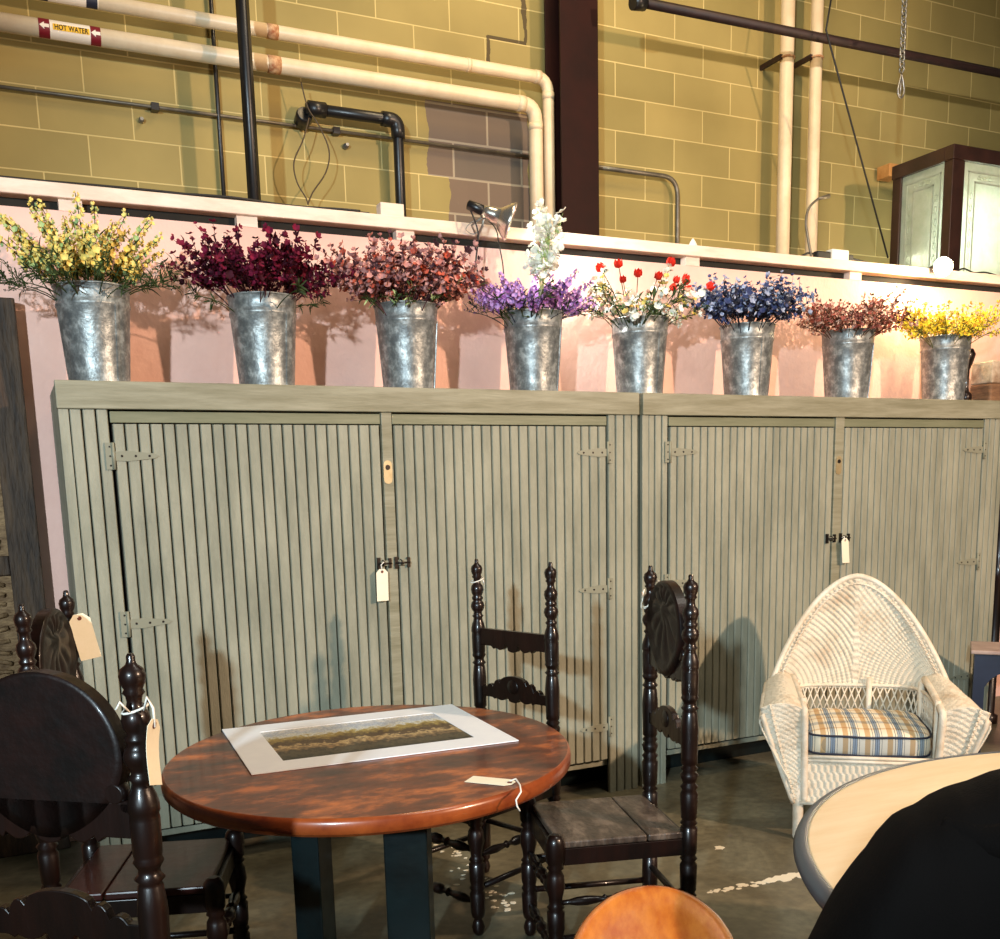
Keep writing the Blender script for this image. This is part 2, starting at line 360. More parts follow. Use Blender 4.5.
# ================================================================== SETTING
struct(MB().box(-3.5, 12, -3.5, 6.0, -.12, 0).build('floor', M['floor']))
struct(MB().box(-3.5, 12, 6.0, 6.2, 0, 6.0).build('wall_back', M['block']))
struct(MB().box(-2.5, 9, 4.72, 4.80, 0, 2.668).build('wall_middle', M['pink']))
L_ = MB().box(-2.5, 9, 4.69, 4.86, 2.712, 2.768)
struct(L_.build('trim_1', M['ledge'], bevel=.004))
g_ = MB().box(-2.5, 9, 4.765, 4.785, 2.668, 2.712, mi=1)
for x in (.34, 1.06, 1.80, 3.45, 4.62, 6.1): g_.box(x-.045, x+.045, 4.716, 4.765, 2.668, 2.712)
struct(g_.build('trim_2', [M['ledge'], M['gap']]))
struct(MB().box(5.3, 7.6, 4.86, 5.62, 2.72, 2.75).build('trim_3', M['ledge']))

# ================================================================== CABINETS
CY, CT = 4.14, 1.935
def beadboard(mb, x0, x1, z0, z1, y, pitch, mi=0):
    n = max(1, round((x1-x0)/pitch)); p = (x1-x0)/n
    for i in range(n):
        a = x0+i*p; g = .0022 if i % 2 else .0038
        mb.prism([(a+g, y+.004), (a+g+.003, y), (a+p-g-.003, y), (a+p-g, y+.004), (a+p-g, y+.018), (a+g, y+.018)], z0, z1, mi, 'z')
    mb.box(x0, x1, y+.0185, y+.022, z0, z1, 1)
def strap_hinge(door, x, z, side):
    """vertical butt plate on the frame and a tapering strap lying on the door; side +1 = strap to the right"""
    h = MB()
    h.box(x-.008-(.012 if side > 0 else -.012)-.008, x+.008-(.012 if side > 0 else -.012)+.004, CY-.006, CY-.001, z-.05, z+.05)
    h.lathe([(-.05, .006), (.05, .006)], (x, CY-.007, z), 10)
    s = side
    out = [(x+s*.006, z-.017), (x+s*.05, z-.02), (x+s*.15, z-.009), (x+s*.165, z), (x+s*.15, z+.009), (x+s*.05, z+.02), (x+s*.006, z+.017)]
    h.prism(out, CY-.005, CY-.001)
    for k in (.03, .08, .13): h.lathe([(0, .005), (.002, .004)], (x+s*k, CY-.005, z), 8, 1, (0, -1, 0))
    for k in (-.035, 0, .035): h.lathe([(0, .004), (.002, .003)], (x-s*.012, CY-.006, z+k), 8, 1, (0, -1, 0))
    return h.build('strap_hinge', [M['hinge'], M['iron']], door)
def latch(parent, x0, x1, z, side):
    h = MB()
    h.box(x0, x0+.045, CY-.010, CY-.001, z-.024, z+.024)
    h.box(x0+.005, x1-.004, CY-.016, CY-.010, z-.010, z+.010)
    h.box(x1-.045, x1, CY-.010, CY-.001, z-.026, z+.026)
    h.lathe([(0, .007), (.018, .007), (.022, .004)], ((x0+x1)/2, CY-.016, z), 10, 1, (0, -1, 0))
    h.tube([(x1-.02, CY-.012, z-.01), (x1-.02, CY-.03, z-.006), (x1-.02, CY-.03, z+.014), (x1-.02, CY-.012, z+.018)], .003, 6, 1)
    return h.build('latch', [M['iron'], M['iron']], parent, bevel=.001)
def cabinet(x0, x1, d1, s0, s1, d2, label):
    D = 4.70
    t = thing('beadboard_cabinet', label, 'cabinet', ((x0+x1)/2, 4.42, 0), 0, 'long painted cabinets')
    def B(mb, name, ms, **k):
        par = k.pop('par', t)
        o = mb.build(name, ms, None, **k); o.parent = par
        if par is t: o.matrix_parent_inverse = Matrix.Translation((-(x0+x1)/2, -4.42, 0))
        return o
    cas = MB()
    cas.box(x0, x0+.022, CY+.02, D, 0, CT-.004); cas.box(x1-.022, x1, CY+.02, D, 0, CT-.004)
    cas.box(x0+.022, x1-.022, D-.015, D, .1, CT-.02); cas.box(x0+.01, x1-.01, CY+.03, D, CT-.03, CT-.004)
    cas.box(x0+.022, x1-.022, CY+.05, D-.02, .13, .155)
    cas.box(x0, x0+.035, CY, CY+.03, 0, 1.833); cas.box(x1-.03, x1, CY, CY+.03, 0, 1.833)
    B(cas, 'carcass', M['cab'], bevel=.002)
    tr = MB().box(x0-.004, x1+.004, CY-.012, CY+.03, 1.833, CT); B(tr, 'top_rail', M['cabd'], bevel=.004)
    a, b = x0+.035, x1-.03
    for p0, p1 in ((a, d1-.004), (d2+.004, b)):
        m = MB(); beadboard(m, p0, p1, 0.0, 1.832, CY+.002, .046); B(m, 'side_panel', [M['cab'], M['gap']])
    st = MB().box(s0+.003, s1-.003, CY-.002, CY+.03, .0, 1.832); B(st, 'center_stile', M['cabd'], bevel=.003)
    hd = MB().box(d1, s0, CY+.004, CY+.03, 1.784, 1.826); B(hd, 'header_strip', M['cabg'], bevel=.002)
    hd = MB().box(s1, d2, CY+.004, CY+.03, 1.784, 1.826); B(hd, 'header_strip', M['cabg'], bevel=.002)
    for p0, p1, hx, sd in ((d1, s0, d1, 1), (s1, d2, d2, -1)):
        m = MB(); beadboard(m, p0+.003, p1-.003, .177, 1.779, CY, .0455); dr = B(m, 'door', [M['cab'], M['gap']])
        for z in (1.66, 1.02, .34):
            o = strap_hinge(dr, hx, z, sd)
    kb = MB().prism(arc(0, 0, .019, PI, 2*PI, 8)+arc(0, .06, .019, 0, PI, 8), 0, .003)
    kb.xf(Matrix.Translation(((s0+s1)/2-.004, CY-.0055, 1.555)))
    kb.lathe([(0, .011), (.003, .010)], ((s0+s1)/2-.004, CY-.006, 1.605), 12, 1, (0, -1, 0))
    B(kb, 'keyhole_plate', [M['brass'], M['iron']])
    for q in (MB().box(s0-.045, s0+.018, CY-.012, CY-.003, 1.178, 1.222), MB().box(s1-.018, s1+.05, CY-.012, CY-.003, 1.178, 1.222)):
        xs = [v.x for v in q.v]; xa, xb = min(xs), max(xs)
        q.v = []; q.f = []; q.mi = []; q.sm = []
        q.box(xa, xa+.014, CY-.012, CY-.002, 1.176, 1.226).box(xb-.012, xb, CY-.014, CY-.002, 1.180, 1.222)
        q.box(xa+.012, xb-.01, CY-.010, CY-.003, 1.190, 1.212, 1)
        q.tube([((xa+xb)/2-.008, CY-.01, 1.19), ((xa+xb)/2-.008, CY-.028, 1.194), ((xa+xb)/2-.008, CY-.028, 1.21), ((xa+xb)/2-.008, CY-.01, 1.214)], .003, 6)
        q.tube([(xa+.006, CY-.016, 1.20), (xb, CY-.016, 1.20)], .004, 6)
        B(q, 'latch', [M['iron'], M['hinge']])
    pl = MB().box(x0+.022, s0, CY+.22, CY+.24, 0, .13).box(s1, x1-.022, CY+.22, CY+.24, 0, .13)
    B(pl, 'kick_board', M['teal'], bevel=.002)
    return t
cabinet(.191, 2.718, .369, 1.436, 1.489, 2.549, 'long grey-green beadboard cabinet on the left, behind the round table')
cabinet(2.745, 5.24, 2.900, 3.950, 4.017, 5.073, 'long grey-green beadboard cabinet on the right, behind the wicker chair')

# ================================================================== PRICE TAGS
def price_tag(top, dirx, down, label, w=.058, h=.128, hang=None, loops=None, bend=.0):
    """card whose hole end is at top; dirx = across, down = along the card"""
    top = Vector(top); dx = Vector(dirx).normalized(); dn = Vector(down).normalized(); nrm = dx.cross(dn).normalized()
    t = thing('price_tag', label, 'tag', top, 0, 'blank manila price tags')
    c = w*.28
    def P(u, v, o=0): return dx*u+dn*v+nrm*(o+bend*math.sin(v/h*PI*1.2))
    nv = 8; V = []; F = []
    rows = [(0, w/2-c), (c, w/2)]+[(c+(h-c)*i/nv, w/2) for i in range(1, nv+1)]
    for s_ in (0, .0008):
        for v, hw in rows: V += [P(-hw, v, s_), P(hw, v, s_)]
    n = len(rows)
    for i in range(n-1):
        F.append((2*i, 2*i+1, 2*i+3, 2*i+2)); k = 2*n; F.append((k+2*i, k+2*i+2, k+2*i+3, k+2*i+1))
        F.append((2*i, 2*i+2, k+2*i+2, k+2*i)); F.append((2*i+1, k+2*i+1, k+2*i+3, 2*i+3))
    F += [(0, 2*n, 2*n+1, 1), (2*n-2, 2*n-1, 4*n-1, 4*n-2)]
    card = MB().add(V, F).build('card', M['tag'], t)
    MB().lathe([(-.0012, .0062), (.0022, .0062)], P(0, c*.75), 14, 0, nrm).build('hole_reinforcement', M['hole'], t)
    for lp in (loops or []):
        pts = [Vector(p)-top for p in lp]
        MB().tube(pts, .0022, 6).build('string', M['string'], t)
    return t

# ================================================================== CHAIRS
POST = [(0, .010), (.006, .017), (.025, .022), (.045, .017), (.052, .014), (.06, .021), (.07, .022), (.078, .018), (.085, .025), (.19, .027), (.25, .0255), (.255, .020), (.262, .026), (.272, .020), (.28, .0245),
        (.36, .0265), (.372, .020), (.381, .0265), (.39, .020), (.40, .025), (.478, .0265), (.486, .019), (.493, .0265), (.503, .020), (.51, .024), (.585, .027), (.598, .021), (.608, .0275), (.618, .019),
        (.628, .023), (.645, .0275), (.656, .019), (.664, .026), (.673, .019), (.68, .0245), (.70, .0245), (.785, .0265), (.80, .0255), (.835, .022), (.841, .019), (.849, .0265), (.857, .0195), (.866, .019),
        (.872, .0225), (.879, .0265), (.887, .0235), (.893, .025), (.955, .026), (.965, .0245), (.97, .027), (.985, .0265), (1.0, .023), (1.012, .018), (1.022, .0165), (1.030, .022), (1.036, .0165), (1.044, .016),
        (1.056, .0235), (1.068, .0265), (1.080, .0235), (1.088, .0165), (1.094, .0205), (1.10, .0215), (1.106, .0165), (1.116, .0215), (1.13, .0245), (1.143, .0225), (1.152, .015), (1.162, .0125), (1.172, .014),
        (1.178, .019), (1.184, .0155), (1.194, .0205), (1.208, .0225), (1.219, .019), (1.226, .010), (1.232, .0075), (1.240, .0075), (1.245, .005)]
LEG = [(0, .012), (.008, .018), (.03, .023), (.05, .017), (.058, .013), (.066, .021), (.085, .025), (.15, .027), (.16, .021), (.17, .027), (.18, .022), (.20, .026), (.255, .027), (.262, .020), (.27, .0265), (.28, .019),
       (.30, .021), (.335, .029), (.37, .026), (.385, .018), (.393, .026), (.402, .021), (.412, .027), (.45, .0295), (.468, .029), (.482, .026), (.492, .019), (.496, .012)]
def turned(mb, a, b, r=.013, mi=0):
    a, b = Vector(a), Vector(b); L = (b-a).length
    pr = [(0, .6), (.06, .62), (.12, 1.0), (.2, 1.15), (.27, .9), (.33, .62), (.35, 1.1), (.37, .62), (.42, .7), (.45, 1.2), (.5, 1.35), (.55, 1.2), (.58, .7), (.63, .62), (.65, 1.1), (.67, .62), (.73, .9), (.8, 1.15), (.88, 1.0), (.94, .62), (1, .6)]
    mb.lathe([(t*L, k*r) for t, k in pr], a, 12, mi, (b-a))
W2, DP = .185, .42
def scallop_rail(z0, z1, top, depth=.011, ztop=None):
    """outline (x,z) between posts: scalloped underside, optional arched crest with scrolls"""
    xs = [-W2+.02+(2*W2-.04)*i/48 for i in range(49)]
    def lo(x):
        u = abs(x)/(W2-.02)
        if u < .16: return z0+.000+.30*(z1-z0)*(u/.16)**2*.4
        if u < .22: return z0+.34*(z1-z0)
        if u < .55: return z0+.18*(z1-z0)*(1-math.sin((u-.22)/.33*PI))+.05*(z1-z0)
        return z0+.20*(z1-z0)*min(1, (u-.55)/.1)
    def hi(x):
        u = abs(x)/(W2-.02)
        if not top: return z1
        if u < .40: return z1+(ztop-z1)*(.45+.55*math.sqrt(max(0, 1-(u/.42)**2)))
        if u < .62: return z1+(ztop-z1)*.62*math.sin((u-.38)/.24*PI)**.5 if u < .60 else z1+.1*(ztop-z1)
        if u < .82: return z1+(ztop-z1)*.26*max(0, math.sin((u-.62)/.20*PI))**.5
        return z1
    return [(x, lo(x)) for x in xs]+[(x, hi(x)) for x in reversed(xs)]
def strip_prism(mb, out, y0, y1, mi=0):
    """outline made of lower run then reversed upper run with equal counts -> quads (safe for concave shapes)"""
    n = len(out)//2; lo = out[:n]; hi = out[n:][::-1]
    V = []
    for y in (y0, y1):
        for i in range(n): V += [(lo[i][0], y, lo[i][1]), (hi[i][0], y, hi[i][1])]
    F = []
    k = 2*n
    for i in range(n-1):
        a = 2*i
        F += [(a, a+1, a+3, a+2), (k+a, k+a+2, k+a+3, k+a+1), (a, a+2, k+a+2, k+a), (a+1, k+a+1, k+a+3, a+3)]
    F += [(0, k, k+1, 1), (2*n-2, 2*n-1, k+2*n-1, k+2*n-2)]
    mb.add(V, F, mi)
def turned_chair(label, fan=True, seat='seatw'):
    t = thing('turned_chair', label, 'chair', (0, 0, 0), 0, 'dark turned dining chairs')
    wd = M['dwood']
    for s in (-1, 1):
        MB().lathe(POST, (s*W2, 0, 0), 20).build('back_post', wd, t)
        MB().lathe(LEG, (s*(W2+.015), DP, 0), 20).build('leg', wd, t)
    # plank seat with a seam between two boards
    st = MB()
    st.box(-W2-.012, W2+.012, .135, DP-.012, .448, .470)
    st.box(-W2-.012, W2+.012, .022, .131, .448, .470)
    st.build('seat', M[seat], t, bevel=.005)
    ap = MB()
    ap.box(-W2, W2, .40, .42, .385, .445); ap.box(-W2, W2, -.008, .012, .385, .445)
    ap.box(-W2-.012, -W2+.008, .02, DP-.02, .395, .447); ap.box(W2-.008, W2+.012, .02, DP-.02, .395, .447)
    ap.build('seat_rail', wd, t, bevel=.002)
    for a, b, k in (((-W2, DP, .30), (W2, DP, .30), 1), ((-W2, DP, .115), (W2, DP, .115), 1)):
        m = MB(); turned(m, a, b, .015); m.build('stretcher', wd, t)
    for s in (-1, 1):
        m = MB(); turned(m, (s*(W2+.007), .02, .28), (s*(W2+.012), DP-.02, .28), .013); m.build('stretcher', wd, t)
        MB().tube([(s*(W2+.005), .02, .165), (s*(W2+.012), DP-.02, .165)], .011, 8).build('stretcher', wd, t)
    MB().tube([(-W2, 0, .22), (W2, 0, .22)], .011, 8).build('stretcher', wd, t)
    # lower arched rail
    m = MB(); strip_prism(m, scallop_rail(.715, .762, True, ztop=.815), -.009, .011)
    m.lathe([(0, .028), (.004, .027), (.006, .018), (.008, .01)], (0, .010, .775), 16, 0, (0, 1, 0))
    m.build('lower_rail', wd, t, bevel=.002)
    m = MB(); strip_prism(m, scallop_rail(.905, .985, False), -.010, .012); m.build('crest_rail', wd, t, bevel=.002)
    if fan:
        # shell-carved oval panel standing on the crest rail
        cz, rx, rz = 1.062, .158, .150
        def outl(a):
            c, s = math.cos(a), math.sin(a)
            return (rx*c*(1 if s > 0 else (1-.22*s*s)), cz+rz*s*(1 if s > 0 else .98))
        NA, NR = 96, 10
        ox, oz = 0, cz+.065
        p = MB()
        def face(sgn, yb):
            V = []; F = []
            for j in range(NR+1):
                r = j/NR
                for i in range(NA):
                    a = 2*PI*i/NA; ex, ez = outl(a)
                    x = ox+(ex-ox)*r; z = oz+(ez-oz)*r
                    d = 0
                    if sgn > 0:
                        an = math.atan2(ex-ox, -(ez-oz))
                        if r > .86: d = .009*math.sin(min(1, (r-.86)/.14*1.0)*PI)+.002
                        elif r < .22: d = .010*(1-(r/.22)**2)
                        else: d = .008*abs(math.cos(an*6))*math.sin((r-.22)/.64*PI)**.6-.002
                    V.append((x, yb+sgn*d, z))
            for j in range(NR):
                for i in range(NA): F.append((j*NA+i, j*NA+(i+1) % NA, (j+1)*NA+(i+1) % NA, (j+1)*NA+i))
            p.add(V, F, 0, True)
            return len(p.v)-NA
        a0 = face(1, .016); b0 = face(-1, -.010)
        for i in range(NA): p.f.append([a0+i, a0+(i+1) % NA, b0+(i+1) % NA, b0+i]); p.mi.append(0); p.sm.append(False)
        p.build('carved_fan_panel', M['panelw'], t)
        for s in (-1, 1):
            sc = MB(); sc.lathe([(-.012, .016), (-.006, .021), (.010, .021), (.016, .014)], (s*.136, 0, 1.0), 14, 0, (0, 1, 0))
            sc.lathe([(-.010, .010), (.012, .010)], (s*.156, 0, .978), 12, 0, (0, 1, 0)); sc.build('scroll_ear', wd, t)
    return t
def place_chair(t, bx, by, fx, fy):
    """back centre (bx,by), facing (fx,fy)"""
    t.location = (bx, by, 0); t.rotation_euler = (0, 0, math.atan2(fy, fx)-PI/2)
def cw(bx, by, fx, fy, x, y, z):
    a = math.atan2(fy, fx)-PI/2
    return Vector((bx+x*math.cos(a)-y*math.sin(a), by+x*math.sin(a)+y*math.cos(a), z))
fanc = turned_chair('dark turned chair with carved fan back and worn plank seat, right of the round table')
CC = (1.81, 2.58, -.963, .27); place_chair(fanc, *CC)
ce = copy_tree(fanc); ce['label'] = 'dark turned chair with ribbed fan panel, farther of two left of the round table'
CE = (.06, 2.98, .945, -.32); place_chair(ce, *CE)
cd = copy_tree(fanc); cd['label'] = 'nearest dark turned chair, its plain rounded back filling the lower left'
CD = (.012, 1.89, .62, .78); place_chair(cd, *CD)
for ch in list(bpy.data.objects):
    if ch.parent in (cd, ce) and ch.name.startswith('seat') and not ch.name.startswith('seat_rail'):
        ch.data = ch.data.copy(); ch.data.materials[0] = M['seatr']  # farther chair's seat recoloured darker to stand for shade under the table
cb = turned_chair('dark turned chair with open scalloped rails and no fan, behind the round table', fan=False)
CB = (1.63, 3.31, -.936, -.35); place_chair(cb, *CB)

# ================================================================== ROUND TABLE
TC = Vector((.897, 2.788, 0)); TA, TB, TT = .644, .588, 1.0
t = thing('round_table', 'round mottled red-brown wood table on dark teal legs', 'table', TC, 0)
prof = [(.704, .985), (.712, .998), (.728, 1.0), (.738, .998), (.745, .994), (.75, .984)]
m = MB(); n = 96; V = []; F = []
for z, k in [(.704, 0)]+prof+[(.75, 0)]:
    for i in range(n):
        a = 2*PI*i/n; x, y = TA*k*math.cos(a), TB*k*math.sin(a)
        V.append((x*math.cos(TT)-y*math.sin(TT), x*math.sin(TT)+y*math.cos(TT), z))
R = len(prof)+2
for j in range(R-1):
    for i in range(n): F.append((j*n+i, j*n+(i+1) % n, (j+1)*n+(i+1) % n, (j+1)*n+i))
m.add(V, F, 0, False)
for q in range(len(m.f)): m.mi[q] = 0 if q >= n*(R-2) else 1; m.sm[q] = n*2 <= q < n*(R-2)
m.build('tabletop', [M['tabtop'], M['tabedge']], t)
m = MB()
nn = 48
for r0, r1, z0, z1 in ((.40, .38, .66, .703),):
    ring = []
    for i in range(nn): a = 2*PI*i/nn; ring.append((r0*math.cos(a), r0*math.sin(a)))
    m.prism(ring, z0, z1, 0, 'z')
m.build('apron', M['teal'], t)
LEGP = []
for (px, ang, wd_) in ((313, .72, .085), (409, .52, .125)):
    p = atz(px, 870, .45)
    k = 1.02
    c = CAMP+(p-CAMP)*k
    lx, ly = c.x-TC.x, c.y-TC.y
    LEGP.append((lx, ly))
    mb = MB().box(lx-wd_/2, lx+wd_/2, ly-.045, ly+.045, .05, .66, 0, -ang)
    o = mb.build('leg', M['teal'], t, bevel=.004)
m = MB()
mx, my = (LEGP[0][0]+LEGP[1][0])/2, (LEGP[0][1]+LEGP[1][1])/2
for lx, ly in LEGP:
    m.box(lx-.08, lx+.08, ly-.27, ly+.27, 0, .05, 0, -.5)
m.box(mx-.19, mx+.19, my-.03, my+.03, .05, .10, 0, -.5)
m.build('foot', M['teal'], t, bevel=.006)
# hidden far pair of legs carry the back half of the top
# ------------------------------------------------------------------ print on the table
q = [atz(x, y, .7515) for x, y in ((224, 730), (457, 704), (516, 742), (245, 776))]
ctr = sum(q, Vector())/4
ux = ((q[1]-q[0])+(q[2]-q[3])).normalized(); uy = Vector((0, 0, 1)).cross(ux)
wd_, hg_ = .795, .59
t = thing('landscape_print', 'landscape print in a wide white mat lying on the round table', 'print', ctr)
def bd(u0, u1, v0, v1, z0, z1):
    P = [ux*u+uy*v for u, v in ((u0, v0), (u1, v0), (u1, v1), (u0, v1))]
    return [p+Vector((0, 0, z0)) for p in P]+[p+Vector((0, 0, z1)) for p in P]
BF = [(0, 3, 2, 1), (4, 5, 6, 7), (0, 1, 5, 4), (1, 2, 6, 5), (2, 3, 7, 6), (3, 0, 4, 7)]
m = MB(); iw, il, ib = wd_/2-.105, wd_/2-.105, .0
m.add(bd(-wd_/2, wd_/2, -hg_/2, -hg_/2+.10, 0, .003), BF); m.add(bd(-wd_/2, wd_/2, hg_/2-.10, hg_/2, 0, .003), BF)
m.add(bd(-wd_/2, -wd_/2+.105, -hg_/2+.10, hg_/2-.10, 0, .003), BF); m.add(bd(wd_/2-.105, wd_/2, -hg_/2+.10, hg_/2-.10, 0, .003), BF)
m.build('mat_board', M['paper'], t)
V = bd(-wd_/2+.105, wd_/2-.105, -hg_/2+.10, hg_/2-.10, .0003, .0016)
o = MB().add(V, BF).build('picture', M['art'], t, recalc=False)
uvl = o.data.uv_layers.new(name='UVMap')
for lp in o.data.loops:
    co = o.data.vertices[lp.vertex_index].co
    uvl.data[lp.index].uv = (co.dot(ux)/(wd_-.21)+.5, co.dot(uy)/(hg_-.20)+.5)
# tag on the table edge
a = atz(512, 779, .7525); b = atz(470, 778, .7525); c = atz(492, 784, .7525)
dn = (atz(471, 779, .7525)-atz(513, 783, .7525)); dn.z = 0
dx = Vector((-dn.y, dn.x, 0))
e1, e2, e3 = atz(516, 781, .754), atz(521, 790, .757), atz(519, 797, .735)
tp = atz(514, 783, .7522)
price_tag(tp, dx, dn, 'blank price tag lying on the right front edge of the round table', loops=[[tp+dn.normalized()*.012+Vector((0, 0, .004)), e1+Vector((0, 0, .006)), atz(520, 785, .757), at(521, 792, e2.y-.03), at(516, 800, e2.y-.035), at(517, 806, e2.y-.035), at(520, 811, e2.y-.035)]])

# tags on chairs and cabinets
def ring3(c, r, n=14, tilt=.0, ax=(0, 0, 1)):
    q = Vector((0, 0, 1)).rotation_difference(Vector(ax).normalized()); c = Vector(c)
    return [c+q @ Vector((r*math.cos(2*PI*i/n), r*math.sin(2*PI*i/n), tilt*math.cos(2*PI*i/n))) for i in range(n+1)]
def near_post(C, side): return cw(*C, side*W2, 0, 0)
# nearest chair, right post
p = near_post(CD, 1); z0 = 1.150
top = at(155, 719, p.y-.035); bot = at(155, 788, p.y-.02)
dxv = (at(166, 728, p.y+.03)-at(144, 726, p.y-.045))
price_tag(top, dxv, bot-top, 'large price tag tied to the finial post of the nearest chair', w=.050, h=.118, bend=.004,
          loops=[ring3((p.x, p.y, z0), .021, tilt=.006), [Vector((p.x+.012, p.y-.022, z0)), at(147, 697, p.y-.04), at(153, 708, p.y-.04), at(155, 727, p.y-.036)],
                 [Vector((p.x-.012, p.y-.021, z0)), at(119, 702, p.y-.04), at(116, 710, p.y-.04)]])
p = near_post(CE, -1)
top = at(78, 614, p.y-.03); bot = at(90, 654, p.y-.03)
price_tag(top, at(88, 615, p.y-.02)-at(69, 619, p.y-.04), bot-top, 'price tag on the far finial of the fan-backed chair against the cabinet corner', w=.062, h=.135, loops=[ring3((p.x, p.y, 1.155), .02), [Vector((p.x, p.y-.02, 1.155)), at(78, 617, p.y-.032)]])
def hang_tag(px, y0, y1, Y, label, w=.055, **k):
    top = at(px, y0, Y); bot = at(px+1, y1, Y); return price_tag(top, (1, .12, 0), bot-top, label, w=w, h=(bot-top).length, **k)
hang_tag(382, 569, 601, CY-.03, 'price tag hanging from the latch of the left cabinet', loops=[[at(382, 571, CY-.032), at(381, 565, CY-.03), at(384, 562, CY-.03)]])
hang_tag(845, 538, 563, CY-.035, 'price tag hanging from the latch of the right cabinet', w=.057, loops=[[at(845, 541, CY-.037), at(844, 536, CY-.035), at(842, 538, CY-.03)]])
p = near_post(CC, 1)
price_tag(Vector((p.x-.045, p.y-.02, 1.165)), (.5, .8, 0), (-.02, 0, -1), 'small price tag looped on the far post of the fan-backed chair right of the table', w=.035, h=.10,
          loops=[ring3((p.x, p.y, 1.15), .03, tilt=.045), [Vector((p.x-.03, p.y-.01, 1.17)), Vector((p.x-.045, p.y-.02, 1.15))], ring3((p.x+.012, p.y-.01, 1.15), .032, tilt=.05, ax=(.3, 0, 1))])
p = near_post(CB, 1) if near_post(CB, 1).x < near_post(CB, -1).x else near_post(CB, -1)
price_tag(Vector((p.x+.024, p.y-.015, 1.16)), (.3, .9, 0), (0, 0, -1), 'thin price tag edge-on at the left post of the scalloped-rail chair', w=.03, h=.075, loops=[ring3((p.x, p.y, 1.165), .024, tilt=.008), [Vector((p.x+.02, p.y-.012, 1.165)), Vector((p.x+.024, p.y-.015, 1.15))]])

# ================================================================== BUCKETS
BZ = CT+.001
def make_bucket():
    t = thing('flower_bucket', 'x', 'bucket', (0, 0, 0), 0, 'galvanized flower buckets')
    Hh = .365
    r0, r1 = .112, .139
    f = lambda z: r0+(r1-r0)*z/Hh
    out = [(0, r0-.006), (0, r0), (.012, f(.012)+.002), (.016, f(.016))]+[(z, f(z)) for z in (.1, .2, .285)]+[(.292, f(.292)+.003), (.30, f(.30)+.003), (.304, f(.304))]+[(Hh-.004, f(Hh)), (Hh, f(Hh)+.003), (Hh+.002, f(Hh)+.001), (Hh, f(Hh)-.003), (Hh-.03, f(Hh)-.006), (.2, f(.2)-.004), (.02, r0-.004)]
    MB().lathe(out, (0, 0, 0), 40).build('shell', M['metal'], t)
    MB().tube([(1.0*(f(Hh)+.001)*math.cos(a*2*PI/40), (f(Hh)+.001)*math.sin(a*2*PI/40), Hh) for a in range(40)], .0042, 8, closed=True).build('rolled_rim', M['metal'], t)
    m = MB(); m.box(-.006, .006, -f(.2)-.0035, -f(.2)+.003, .0, .30)
    for v in m.v: v.y += (f(.2)-f(v.z))
    m.xf(Matrix.Rotation(.55, 4, 'Z')); m.build('side_seam', M['metal'], t)
    return t
buckets = [(.362, .03), (1.018, .02), (1.650, .5), (2.278, .25), (2.868, -.3), (3.530, -.6), (4.222, .15), (4.970, 1.9)]
blabel = ['brightest galvanized bucket holding yellow and green stalks, far left', 'galvanized bucket holding burgundy blooms', 'galvanized bucket holding dusty pink and coral blooms',
          'galvanized bucket holding lavender blooms under the clamp lamp', 'galvanized bucket holding red and white blooms', 'galvanized bucket holding blue blooms',
          'galvanized bucket holding rust and rose blooms', 'galvanized bucket holding bright yellow blooms, far right']
b0 = make_bucket()
for i, (x, rz) in enumerate(buckets):
    o = b0 if i == 0 else copy_tree(b0)
    o.location = (x, 4.35, BZ); o.rotation_euler = (0, 0, rz); o['label'] = blabel[i]

# ================================================================== BOUQUETS
rnd = random.Random(5)
def fm(name, c1, c2=None): return mat(name, c1, c2, rough=.7, scale=30, spec=.2)
F = dict(
    g=fm('dark_green_leaf', (36, 50, 26), (62, 78, 36)), g2=fm('olive_stem', (88, 96, 44), (110, 112, 56)), gl=fm('pale_green_leaf', (150, 176, 110), (180, 200, 140)),
    y=fm('butter_petal', (232, 204, 104), (244, 224, 140)), yb=fm('bright_yellow_petal', (250, 224, 40), (255, 236, 90)), bur=fm('burgundy_petal', (84, 14, 36), (132, 26, 58)), burd=fm('deep_plum_petal', (48, 10, 24), (70, 16, 34)),
    pk=fm('dusty_pink_petal', (188, 122, 116), (212, 156, 146)), co=fm('coral_petal', (196, 84, 64), (214, 112, 88)), mv=fm('mauve_brown_leaf', (66, 38, 44), (104, 66, 70)),
    lv=fm('lavender_petal', (196, 146, 212), (218, 178, 232)), vi=fm('violet_petal', (124, 76, 146), (160, 108, 178)), wh=fm('white_petal', (240, 240, 228), (250, 250, 240)),
    rd=fm('red_petal', (206, 34, 24), (230, 60, 36)), bl=fm('slate_blue_petal', (44, 52, 92), (78, 90, 130)), bp=fm('pale_blue_petal', (150, 160, 190), (180, 188, 208)), bk=fm('dark_navy_leaf', (26, 28, 44), (36, 40, 56)),
    ru=fm('rust_rose_petal', (160, 84, 74), (188, 112, 96)), rp=fm('pale_rose_petal', (206, 164, 146), (220, 184, 166)), bn=fm('brown_leaf', (76, 48, 36), (100, 66, 48)), oc=fm('ochre_petal', (206, 150, 40), (222, 176, 60)))
def leaf(mb, p, d, L, w, mi):
    d = d.normalized(); s = d.cross(Vector((0, 0, 1)))
    s = s.normalized() if s.length > .1 else d.orthogonal().normalized()
    s = (Matrix.Rotation(rnd.uniform(-1.2, 1.2), 3, d) @ s)
    up = s.cross(d)*.15*L
    m1, m2 = p+d*L*.4+up, p+d*L*.75+up*.7
    mb.add([p, m1-s*w, m1+s*w, m2-s*w*.7, m2+s*w*.7, p+d*L, m1+up*.25], [(0, 1, 6), (0, 6, 2), (1, 3, 6), (6, 3, 4), (2, 6, 4), (3, 5, 4)], mi, True)
